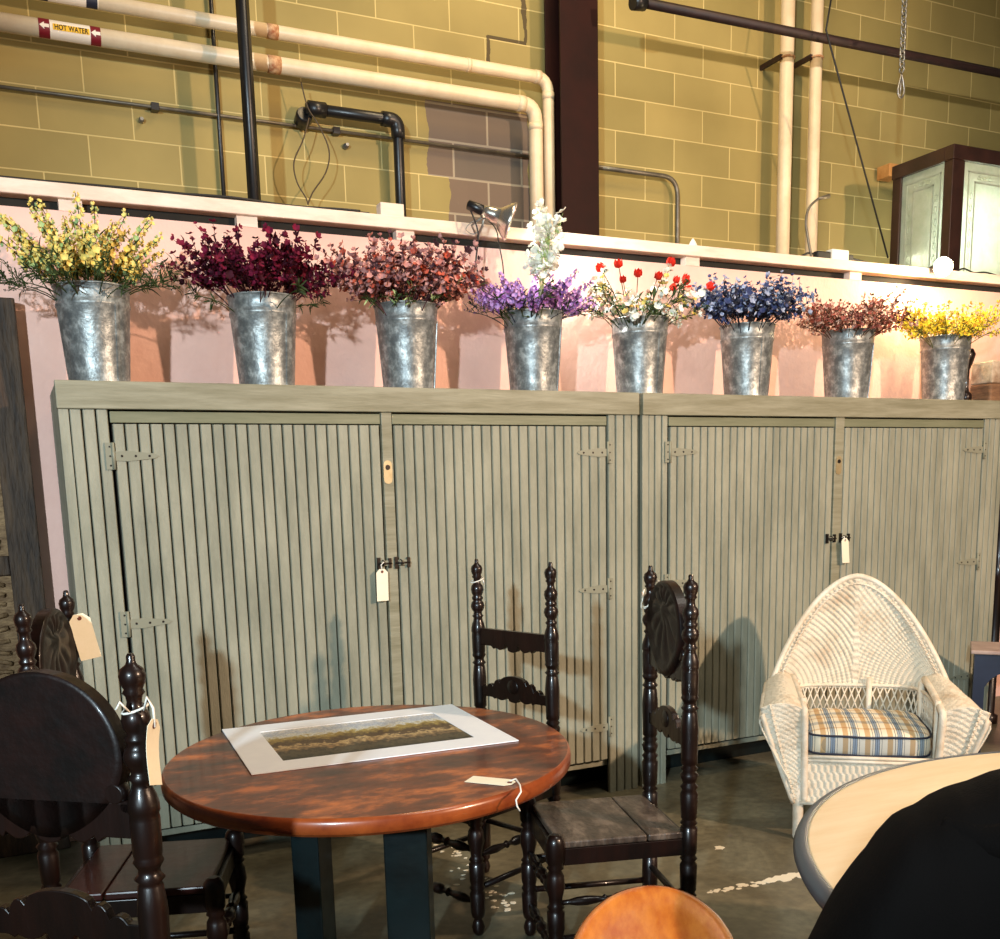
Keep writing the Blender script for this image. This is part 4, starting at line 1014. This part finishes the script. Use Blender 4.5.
MB().tube(smooth([at(486, 222, 4.6)-hp, at(474, 221, 4.62)-hp, at(466, 229, 4.65)-hp, at(474, 234, 4.65)-hp, at(484, 226, 4.62)-hp]), .0018, 6).build('wire_hook', M['galv'], t)
sl = lamp('clamp_lamp_light', 'SPOT', tuple(hp+ax*.092), tuple(hp+ax*2), 46, (1.0, .98, .92), .03, 2.2, .5)
sl.parent = t; sl.matrix_parent_inverse = Matrix.Translation(-hp)

# bare bulb lamp at right
hb = at(942, 267, 4.56)
t = thing('bulb_lamp', 'bare glowing bulb in a small clamp lamp above the yellow flowers', 'lamp', hb)
ax2 = Vector((-.45, -.88, -.12)).normalized()
MB().lathe([(-.045, .014), (-.035, .02), (-.01, .044), (.015, .055), (.04, .048), (.058, .03), (.068, .008)], (0, 0, 0), 20, 0, ax2).build('bulb', M['bulbm'], t)
MB().lathe([(-.16, .012), (-.15, .022), (-.05, .024), (-.045, .016)], (0, 0, 0), 16, 0, ax2).build('socket', M['blk'], t)
MB().tube([-ax2*.1, -ax2*.10+Vector((0, .05, -.02)), Vector((0.02, .16, 0))], .006, 8).build('clamp_arm', M['galv'], t)
pl = lamp('bulb_lamp_light', 'POINT', tuple(hb+ax2*.105), None, 36, (1.0, .80, .48), .03)
pl.parent = t; pl.matrix_parent_inverse = Matrix.Translation(-hb)

# blocks at the right end of the cabinet top
p = at(990, 398, 4.32); p.z = BZ
tagp(MB().box(-.02, .30, -.05, .10, 0, .115).build('wood_block', M['brownb'], None, bevel=.012, loc=(5.30, 4.33, BZ)), 'brown wood block on the cabinet top at the far right, under a pale one', 'block')
tagp(MB().box(-.02, .30, -.05, .10, 0, .128).build('stone_block', M['stone'], None, bevel=.008, loc=(5.305, 4.33, BZ+.116)), 'pale whitewashed block resting on the brown block at far right', 'block')
t = thing('turned_bracket', 'slim dark brown turned bracket standing beside the rightmost bucket', 'bracket', (5.19, 4.40, BZ))
MB().box(-.035, .0, -.02, .02, 0, .33).build('bracket_back', M['dwood'], t, bevel=.003)
MB().lathe([(0, .02), (.03, .035), (.06, .035), (.075, .018), (.1, .014), (.2, .016), (.25, .035), (.29, .045), (.32, .03)], (.025, 0, 0), 14).build('turned_column', M['dwood'], t)

# old carved door leaning at far left
x1 = at(30, 450, 4.60).x
t = thing('carved_door', 'old dark oak door with pale carved panels at the far left', 'door', (x1-.45, 4.655, 0))
MB().box(.33, .45, -.03, .03, 0, 2.30).build('stile', M['wall_old'], t, bevel=.006); MB().box(-.55, -.43, -.03, .03, 0, 2.30).build('stile', M['wall_old'], t, bevel=.006)
for z0, z1 in ((0, .18), (.66, .76), (1.20, 1.28), (1.62, 1.70), (2.18, 2.30)):
    MB().box(-.43, .33, -.022, .022, z0, z1).build('rail', M['wall_old'], t, bevel=.006)
for z0, z1 in ((.18, .66), (.76, 1.20), (1.28, 1.62), (1.70, 2.18)):
    m = MB(); m.box(-.43, .33, -.004, .008, z0, z1)
    pn = m.build('carved_panel', M['wall_pan'], t)
    r = MB(); nn_ = 9
    for k in range(nn_):
        z = z0+.03+(z1-z0-.06)*k/(nn_-1)
        r.tube([(-.40+.70*i/24, -.008-.006*math.sin(i*1.3+k*2), z+.010*math.sin(i*.9+k)) for i in range(25)], .010, 6)
    r.build('carving', M['wall_pan'], pn)

# ================================================================== WICKER ARMCHAIR
WO = Vector((3.331, 3.279, 0)); WF = Vector((-.62, -.785)).normalized()
t = thing('wicker_armchair', 'white wicker armchair with a tall pointed back and rolled arms', 'chair', WO, math.atan2(WF.y, WF.x)-PI/2)
# local axes: +y = front, +x = viewer's left when seen from the front
AW, AD = .275, .21          # half width at the seat, half depth
ZA, ZT = .605, 1.055        # arm height, apex height
def back_edge(s):           # rim of the back panel, s in -1..1 -> half-outline of a pointed arch
    u = abs(s)
    x = math.copysign(.395*(u**.86)*(1-.06*u*u*u), s)
    z = ZT-(ZT-ZA+.02)*(u**1.55)
    return x, z
def back_depth(x, z):       # barrel curve and backward rake
    return -AD-.02-.10*max(0, (z-.45))*1.0+.16*(abs(x)/.395)**2.4
def back_pt(s, v, off=0):
    ex, ez = back_edge(s)
    bx = .285*math.copysign(abs(ex/.395)**1.0, ex); bz = ZA-.055
    x = bx+(ex-bx)*v**.8; z = bz+(ez-bz)*v
    if ez < bz: z = bz
    return x, z
m = MB()
NS, NV = 300, 150
def bfn(side):
    def f(u, v):
        s = -1+2*u
        x, z = back_pt(s, v)
        cxn = math.copysign(.40, x if abs(x) > 1e-6 else 1)
        d = math.hypot(x-cxn, (z-(ZA-.08))*.95)
        edge = min(1, (1-abs(s))*14)*min(1, (1-v)*10)
        rib = abs(math.sin(d/.0215*PI/1.0))**.75*.0105
        cross = .0016*math.sin(math.atan2(z-(ZA-.08), x-cxn)*150)
        o = (rib+cross)*side
        if abs(x) < .012: o = .009*side*(1+.3*math.sin(z*200))
        return (x, back_depth(x, z)+o+.006*side, z)
    return f
m.grid(bfn(1), NS, NV); m.grid(bfn(-1), 60, 40)
m.build('backrest', M['wick'], t)
# rim of the back: two wrapped rolls and a braid
def rim(off, dz):
    pts = []
    for k in range(61):
        s = -1+2*k/60; x, z = back_edge(s); pts.append(Vector((x*(1+off), back_depth(x, z)+dz, z+off*.35*(1-abs(s)))))
    return pts
m = MB(); R0 = rim(.03, .004); m.tube(R0, .0135, 10)
pts = []
for k in range(361):
    s = -1+2*k/360; x, z = back_edge(s*.985); y = back_depth(x, z); q = 1-.055
    pts.append(Vector((x*q+.004*math.sin(k*1.4), y+.015+.004*math.cos(k*1.4), ZA+(z-ZA)*q+.002)))
m.tube(pts, .0045, 5)
m.build('back_rim', M['wickr'], t)
# arms : woven shell from the inner edge over the top and down to the leg
def arm(sd):
    a = thing_part('arm', t)
def arm_surface(sd):
    prof_n = 26
    def f(u, v):
        # u: 0 back .. 1 front; v: 0 inner edge .. 1 bottom outside
        y = -AD+.07+(2*AD+.105)*u
        tw = .105+.055*u                     # width of the top
        xi = AW+.012-.02*u
        out = xi+tw
        zt = ZA-.012-.023*u*u+.02*(1-u)
        if v < .35:
            q = v/.35; x = xi+tw*q; z = zt+.030*math.sin(q*PI)-.012*q
        elif v < .5:
            q = (v-.35)/.15; x = out+.020*math.sin(q*PI/2); z = zt-.012-.045*q
        else:
            q = (v-.5)/.5; x = out+.02-(.125)*q**1.15; z = zt-.057-(zt-.057-.27)*q
        wv = .0032*math.sin(v*95)*(1 if math.sin(u*80) > 0 else -1)
        return (sd*(x+wv*.5), y, z+wv*.8)
    return f
def front_face(sd):
    xi, y0 = AW-.008, AD+.192-.02
    def f(u, v):
        # v 0 top .. 1 foot ; u inner..outer
        zt = ZA-.03
        ot = xi+.178-.135*v**1.1
        z = (zt+.025*math.sin(u*PI))*(1-v)+.16*v
        x = xi-.01*v+(ot-xi)*u
        wv = .004*math.sin(v*120)*(1 if math.sin(u*22) > 0 else -1)
        return (sd*x, y0-.035*v+wv+.006*math.sin(u*PI), z)
    return f
for sd in (1, -1):
    m = MB(); m.grid(arm_surface(sd), 46, 110); m.grid(front_face(sd), 14, 120)
    m.build('arm', M['wick'], t, solid=.006, recalc=False)
    # arm frame: roll that runs along the inner top edge, round the front and down both edges to the foot
    f, g = arm_surface(sd), front_face(sd)
    inn = [Vector(f(k/14, 0)) for k in range(15)]+[Vector(g(0, v/14))+Vector((0, .006, 0)) for v in range(1, 15)]
    outp = [Vector(f(k/14, .42)) for k in range(0, 15)]+[Vector(g(1, v/14))+Vector((0, .006, 0)) for v in range(1, 15)]
    m = MB(); m.tube(inn, .015, 10); m.tube(outp, .011, 10); m.build('arm_roll', M['wickr'], t)
    br = []
    for k in range(180):
        v = k/179; p = Vector(g(.78, v*.95)); br.append(p+Vector((.004*math.sin(k*1.5), .010, .003*math.cos(k*1.5))))
    MB().tube(br, .004, 5).build('braid', M['wick'], t)
    # legs
    MB().lathe([(0, .017), (.01, .021), (.16, .023), (.30, .024)], (sd*(AW+.005), AD+.13, 0), 14).build('leg', M['wickr'], t)
    MB().lathe([(0, .017), (.01, .021), (.30, .022)], (sd*(AW-.03), -AD+.02, 0), 14).build('leg', M['wickr'], t)
# inner posts under the back
for x, y in ((AW-.005, -AD+.10), (-AW+.005, -AD+.10), (AW-.01, AD+.08), (-AW+.01, AD+.08), (-.06, -AD+.005), ):
    MB().lathe([(.27, .013), (ZA+.0, .013)], (x, y, 0), 10).build('post', M['wickr'], t)
# open lattice between seat and back
path = [Vector((AW, AD+.08, 0)), Vector((AW+.005, 0, 0)), Vector((AW-.01, -AD+.09, 0)), Vector((AW-.07, -AD+.015, 0)), Vector((0, -AD-.01, 0)), Vector((-AW+.07, -AD+.015, 0)), Vector((-AW+.01, -AD+.09, 0)), Vector((-AW-.005, 0, 0)), Vector((-AW, AD+.08, 0))]
sp_ = smooth(path, 8)
cum = [0]
for a, b in zip(sp_, sp_[1:]): cum.append(cum[-1]+(b-a).length)
def along(s):
    s = max(0, min(cum[-1]-1e-6, s))
    for i in range(len(cum)-1):
        if cum[i+1] >= s: return sp_[i].lerp(sp_[i+1], (s-cum[i])/(cum[i+1]-cum[i]))
m = MB(); LZ0, LZ1 = .40, ZA-.04; n = 46; stp = cum[-1]/n
for k in range(-2, n+1):
    for d in (1, -1):
        a = k*stp; b = a+2.0*stp*d
        if d < 0: a, b = (k+2)*stp, k*stp
        if min(a, b) < -.001 or max(a, b) > cum[-1]: continue
        m.tube([along(a)+Vector((0, 0, LZ0)), along((a+b)/2)+Vector((0, 0, (LZ0+LZ1)/2)), along(b)+Vector((0, 0, LZ1))], .0036, 5)
m.tube([p+Vector((0, 0, LZ1)) for p in sp_], .008, 8); m.tube([p+Vector((0, 0, LZ0)) for p in sp_], .006, 8)
m.build('lattice', M['wick'], t)
# seat deck and woven apron
m = MB(); m.box(-AW, AW, -AD, AD+.14, .335, .36); m.build('seat', M['wick'], t, bevel=.006)
def apron(u, v):
    x = -AW+2*AW*u; z = .365-.20*v
    w_ = .0045*math.sin(u*2*AW/.0125*PI)*(1 if math.sin(v*18) > 0 else -1)
    return (x, AD+.145+w_, z)
m = MB(); m.grid(apron, 120, 40)
def apr2(sd):
    def f(u, v):
        y = -AD+.02+(2*AD+.11)*u; z = .365-.16*v
        return (sd*(AW+.002+.004*math.sin(u*150)*(1 if math.sin(v*15) > 0 else -1)), y, z)
    return f
m.grid(apr2(1), 80, 24); m.grid(apr2(-1), 80, 24)
m.build('apron', M['wick'], t, solid=.006, recalc=False)
m = MB()
for z in (.368, .352, .165): m.tube([(-AW, AD+.155, z), (AW, AD+.155, z)], .008, 8)
m.build('apron_band', M['wickr'], t)
# cushion
co = thing('seat_cushion', 'plaid cream, blue and tan box cushion lying in the wicker armchair', 'cushion', WO, math.atan2(WF.y, WF.x)-PI/2)
hx, hy0, hy1, z0, z1 = AW-.018, -AD+.035, AD+.138, .364, .462
def cush(n=56):
    V = []; cx, cy = 0, (hy0+hy1)/2; hyy = (hy1-hy0)/2
    rows = [(0, 0, 1)]
    prof = []
    for k in range(9): a = -PI/2+PI*k/8*.5; prof.append((1-.045*(1-math.cos(a)), z0+.030*(1+math.sin(a))))
    prof = [(.5, z0), (.93, z0+.001), (.985, z0+.012), (1.0, z0+.03), (1.005, (z0+z1)/2), (1.0, z1-.028), (.985, z1-.012), (.95, z1+.000), (.8, z1+.012), (.5, z1+.022), (.0, z1+.026)]
    m = MB()
    for k, z in prof:
        for i in range(n):
            a = 2*PI*i/n; c, s = math.cos(a), math.sin(a); p = 5.5
            r = (abs(c)**p+abs(s)**p)**(-1/p)
            m.v.append(Vector((cx+hx*k*r*c, cy+hyy*k*r*s, z+.002*math.sin(i*.8))))
    for j in range(len(prof)-1):
        for i in range(n): m.f.append([j*n+i, j*n+(i+1) % n, (j+1)*n+(i+1) % n, (j+1)*n+i]); m.mi.append(0); m.sm.append(True)
    m.f.append(list(range(n))[::-1]); m.mi.append(0); m.sm.append(False)
    return m, cx, cy, hyy, n
m, cx_, cy_, hyy, n_ = cush(); m.build('cushion_cover', M['plaid'], co)
for z, k in ((z1-.010, .992), (z0+.010, .99)):
    pts = []
    for i in range(n_):
        a = 2*PI*i/n_; c, s = math.cos(a), math.sin(a); r = (abs(c)**5.5+abs(s)**5.5)**(-1/5.5); pts.append((cx_+hx*k*r*c, cy_+hyy*k*r*s, z+.002*math.sin(i*.8)))
    MB().tube(pts, .0048, 8, closed=True).build('piping', M['navy'], co)

# ================================================================== LAMINATE TABLE (right foreground)
t = thing('laminate_table', 'round pale maple laminate table with a grey rounded edge, lower right', 'table', (2.174, .98, 0))
R = .938
MB().lathe([(.712, 0.02), (.712, R-.014), (.7415, R-.012), (.7425, R-.016), (.7425, .02)], (0, 0, 0), 128).build('tabletop', M['lam'], t)
MB().lathe([(.704, R-.014), (.704, R+.004), (.710, R+.013), (.722, R+.018), (.734, R+.013), (.7425, R+.002), (.7435, R-.008), (.741, R-.013)], (0, 0, 0), 128).build('edge_band', M['vinyl'], t)
MB().lathe([(.03, .045), (.05, .05), (.66, .05), (.69, .16), (.712, .18)], (0, 0, 0), 24).build('pedestal', M['blk'], t)
for k in range(4):
    a = PI/4+k*PI/2; MB().tube([(0, 0, .06), (.25*math.cos(a), .25*math.sin(a), .05), (.5*math.cos(a), .5*math.sin(a), .02)], [.035, .03, .02], 10).build('foot', M['blk'], t)

# ================================================================== BLACK JACKET ON A CHAIR (nearest, lower right)
S_ = .80
def jp(px, py, s=S_): d = ray(px, py); k = s*1.30/ (Vector((d.x, d.y, 0)).length/ d.length) ; return CAMP+d.normalized()*k
pts_px = [(775, 1010), (800, 968), (817, 939), (829, 917), (842, 896), (858, 876), (875, 857), (883, 844), (891, 835), (900, 825), (910, 819), (925, 813), (938, 804), (956, 796), (978, 790), (1000, 781), (1030, 774), (1062, 771), (1095, 776), (1120, 790), (1150, 800), (1180, 822), (1205, 850), (1225, 890), (1240, 940), (1250, 1010)]
J = [jp(*q) for q in pts_px]
# plane through the jacket, facing roughly along the view
P0 = jp(1000, 900); nrm = Vector((-.62, -.785, 0)).normalized()      # horizontal, towards the camera
uax = Vector((-nrm.y, nrm.x, 0))*-1
if uax.x < 0: uax = -uax
def onpl(px, py):
    d = ray(px, py); k = (P0-CAMP).dot(nrm)/d.dot(nrm); return CAMP+d*k
J = [onpl(*q) for q in pts_px]
us = [(p-P0).dot(uax) for p in J]; zs_ = [p.z for p in J]
def topz(u):
    for i in range(len(us)-1):
        if us[i] <= u <= us[i+1]:
            f = (u-us[i])/(us[i+1]-us[i]); return zs_[i]+(zs_[i+1]-zs_[i])*f
    return zs_[0] if u < us[0] else zs_[-1]
U0, U1 = us[0], us[-1]
t = thing('black_jacket', 'black jacket draped over a chair back, lowest right of the picture', 'jacket', (P0.x, P0.y, 0))
Zlow = .50
def jfn(u, v):
    uu = U0+(U1-U0)*u
    zt = topz(uu)
    # v: 0 front hem .. .5 crest .. 1 back hem
    a = abs(v-.5)*2; sg = -1 if v < .5 else 1
    z = zt-(zt-Zlow)*a**1.7
    th = .085*math.sqrt(max(0, 1-(1-min(1, a*2.2))**2))
    fold = .012*math.sin(uu*34+z*7)*a+.006*math.sin(uu*71-z*13)*a
    e_ = min(1, min(u, 1-u)*5)**.6; q = P0+uax*uu-nrm*(sg*(th*e_+fold*e_)); q.z = z
    return q-Vector((P0.x, P0.y, 0))
MB().grid(jfn, 90, 60).build('body', M['black'], t, solid=.006)
m = MB()                                   # collar roll lying over the shoulders
cp = []
for k in range(25):
    uu = us[12]+(us[20]-us[12])*k/24; z = topz(uu); a = k/24
    q = P0+uax*uu+nrm*(.035+.035*math.sin(a*PI)); q.z = z-.012-.035*math.sin(a*PI); cp.append(q-Vector((P0.x, P0.y, 0)))
m.tube(smooth(cp, 2), [.012+.012*math.sin(PI*k/48) for k in range(49)], 10); m.build('collar', M['black'], t)
t = thing('draped_chair', 'dark chair mostly hidden under the black jacket at the lower right', 'chair', (P0.x, P0.y, 0), math.atan2(uax.y, uax.x))
MB().box(.02, .42, -.010, .010, .62, .90).build('backrest', M['dwood'], t, bevel=.008)
for x in (.03, .41):
    MB().lathe([(0, .014), (.45, .019), (.88, .014)], (x, 0, 0), 12).build('leg', M['dwood'], t)
    MB().lathe([(0, .014), (.44, .019)], (x, -.40, 0), 12).build('leg', M['dwood'], t)
MB().box(.0, .44, -.42, -.03, .43, .46).build('seat', M['dwood'], t, bevel=.008)

# ================================================================== ORANGE STOOL
sz = .60
_c = atz(654, 955, sz); _l, _r, _f = atz(574.5, 950, sz), atz(733, 946, sz), atz(655, 882, sz)
sa = (_r-_l).length/2*1.07; sb = (_f-_c).length; sx, sy = _c.x, _c.y
t = thing('round_stool', 'glossy orange maple stool with a rounded seat, bottom centre', 'stool', (sx, sy, 0), math.atan2((_f-_c).y, (_f-_c).x)-PI/2)
prof = [(-.036, .02), (-.036, .93), (-.030, .985), (-.014, 1), (-.005, .985), (-.001, .945), (0, .90), (-.002, .87), (-.005, .6), (-.008, .02)]
m = MB(); m.lathe([(sz+z, k*sa) for z, k in prof], (0, 0, 0), 80)
for v in m.v: v.y *= sb/sa
m.build('seat', M['orange'], t)
for k in range(4):
    a = .78+k*PI/2; c, s_ = math.cos(a), math.sin(a)*sb/sa
    MB().tube([(.18*c, .18*s_, 0), (.16*c, .16*s_, .12), (.09*c, .09*s_, sz-.034)], [.013, .018, .015], 12).build('leg', M['orange'], t)
for k in range(4):
    a, b = .78+k*PI/2, .78+(k+1)*PI/2; q_ = sb/sa; MB().tube([(.148*math.cos(a), .148*math.sin(a)*q_, .2), (.148*math.cos(b), .148*math.sin(b)*q_, .2)], .009, 8).build('stretcher', M['orange'], t)

# ================================================================== SMALL TABLE AND POST AT THE RIGHT EDGE
t = thing('side_table', 'small dark navy table with a worn pinkish top, right edge beside the wicker chair', 'table', (4.53, 3.70, 0), -.87)
MB().box(.0, .62, .0, .34, .578, .60).build('tabletop', M['pinktop'], t, bevel=.006)
def arch_panel(x0, x1, z0, z1):
    n = 16; lo = [(x0, 0), (x0+.06, 0)]; 
    lo = [(x0, 0), (x0+.05, 0), (x0+.055, .0)]+[(x0+.055+(x1-x0-.11)*k/n, .40+.12*math.sin(PI*k/n)**.6) for k in range(n+1)]+[(x1-.055, 0), (x1-.05, 0), (x1, 0)]
    hi = [(p[0], z1) for p in lo]
    return lo+hi[::-1]
m = MB(); strip_prism(m, arch_panel(.02, .60, 0, .577), .02, .045); m.build('front_panel', M['navyp'], t)
m = MB(); strip_prism(m, arch_panel(.02, .60, 0, .577), .295, .32); m.build('back_panel', M['navyp'], t)
MB().box(.022, .045, .045, .295, .10, .577).build('side_panel', M['navyp'], t); MB().box(.575, .598, .045, .295, .10, .577).build('side_panel', M['navyp'], t)
t = thing('display_post', 'dark brown turned post with a pale board behind the small navy table', 'post', (5.36, 4.22, 0))
MB().lathe([(0, .05), (.05, .05), (.06, .03), (.9, .034), (.93, .05), (.97, .03), (1.2, .036), (1.26, .05), (1.32, .03), (1.5, .03), (1.55, .045), (1.60, .02)], (0, 0, 0), 18).build('turned_post', M['dwood'], t)
MB().box(.05, .4, -.02, .02, .66, .80).build('pale_board', M['stone'], t, bevel=.004)

# ================================================================== FLOOR MARKS
def flake(px, py, r, lab, seed, sx_=1, rot=0, name='paint_flake', cat='debris', grp='paint marks on the concrete floor'):
    rr = random.Random(seed); p = atz(px, py, 0); n = 14; V = []
    for i in range(n):
        a = 2*PI*i/n; k = r*rr.uniform(.6, 1.2); x, y = k*sx_*math.cos(a), k*math.sin(a)
        V.append((x*math.cos(rot)-y*math.sin(rot), x*math.sin(rot)+y*math.cos(rot)))
    m = MB(); m.prism(V, .0004, .0022, 0, 'z'); o = m.build(name, M['debris'], None, loc=(p.x, p.y, 0)); return tagp(o, lab, cat, grp)
flake(719, 848, .020, 'pale leaf-like flake on the floor right of the fan-backed chair', 3, 1.3, .3)
flake(741, 752, .05, 'pale strip on the floor under the front of the right cabinet', 4, 1.6, -.3)
m = MB(); rr = random.Random(9)
pa, pb = atz(708, 893, 0), atz(806, 874, 0); mid = (pa+pb)/2; dd = (pb-pa); nx = Vector((-dd.y, dd.x, 0)).normalized()
for k in range(42):
    f = k/41; c = pa+dd*f-mid+nx*rr.uniform(-.018, .018); r = rr.uniform(.008, .022)*(.5+f); n = 8
    m.prism([(c.x+r*rr.uniform(.6, 1.5)*math.cos(2*PI*i/n), c.y+r*rr.uniform(.5, 1)*math.sin(2*PI*i/n)) for i in range(n)], .0004, .0016+.00001*k, 0, 'z')
o = m.build('paint_streak', M['debris'], None, loc=(mid.x, mid.y, 0)); tagp(o, 'broken white paint streak on the floor beside the maple laminate table', 'paint mark'); o['kind'] = 'stuff'
m = MB(); pa, pb = atz(443, 840, 0), atz(508, 912, 0); mid = (pa+pb)/2; dd = pb-pa; nx = Vector((-dd.y, dd.x, 0)).normalized()
for k in range(70):
    f = rr.random(); c = pa+dd*f-mid+nx*rr.gauss(0, .03); r = rr.uniform(.004, .013); n = 7
    m.prism([(c.x+r*rr.uniform(.6, 1.5)*math.cos(2*PI*i/n), c.y+r*rr.uniform(.5, 1)*math.sin(2*PI*i/n)) for i in range(n)], .0004, .0016+.00001*k, 0, 'z')
o = m.build('paint_streak', M['debris'], None, loc=(mid.x, mid.y, 0)); tagp(o, 'scattered white paint specks on the floor under the chairs right of the round table', 'paint mark'); o['kind'] = 'stuff'
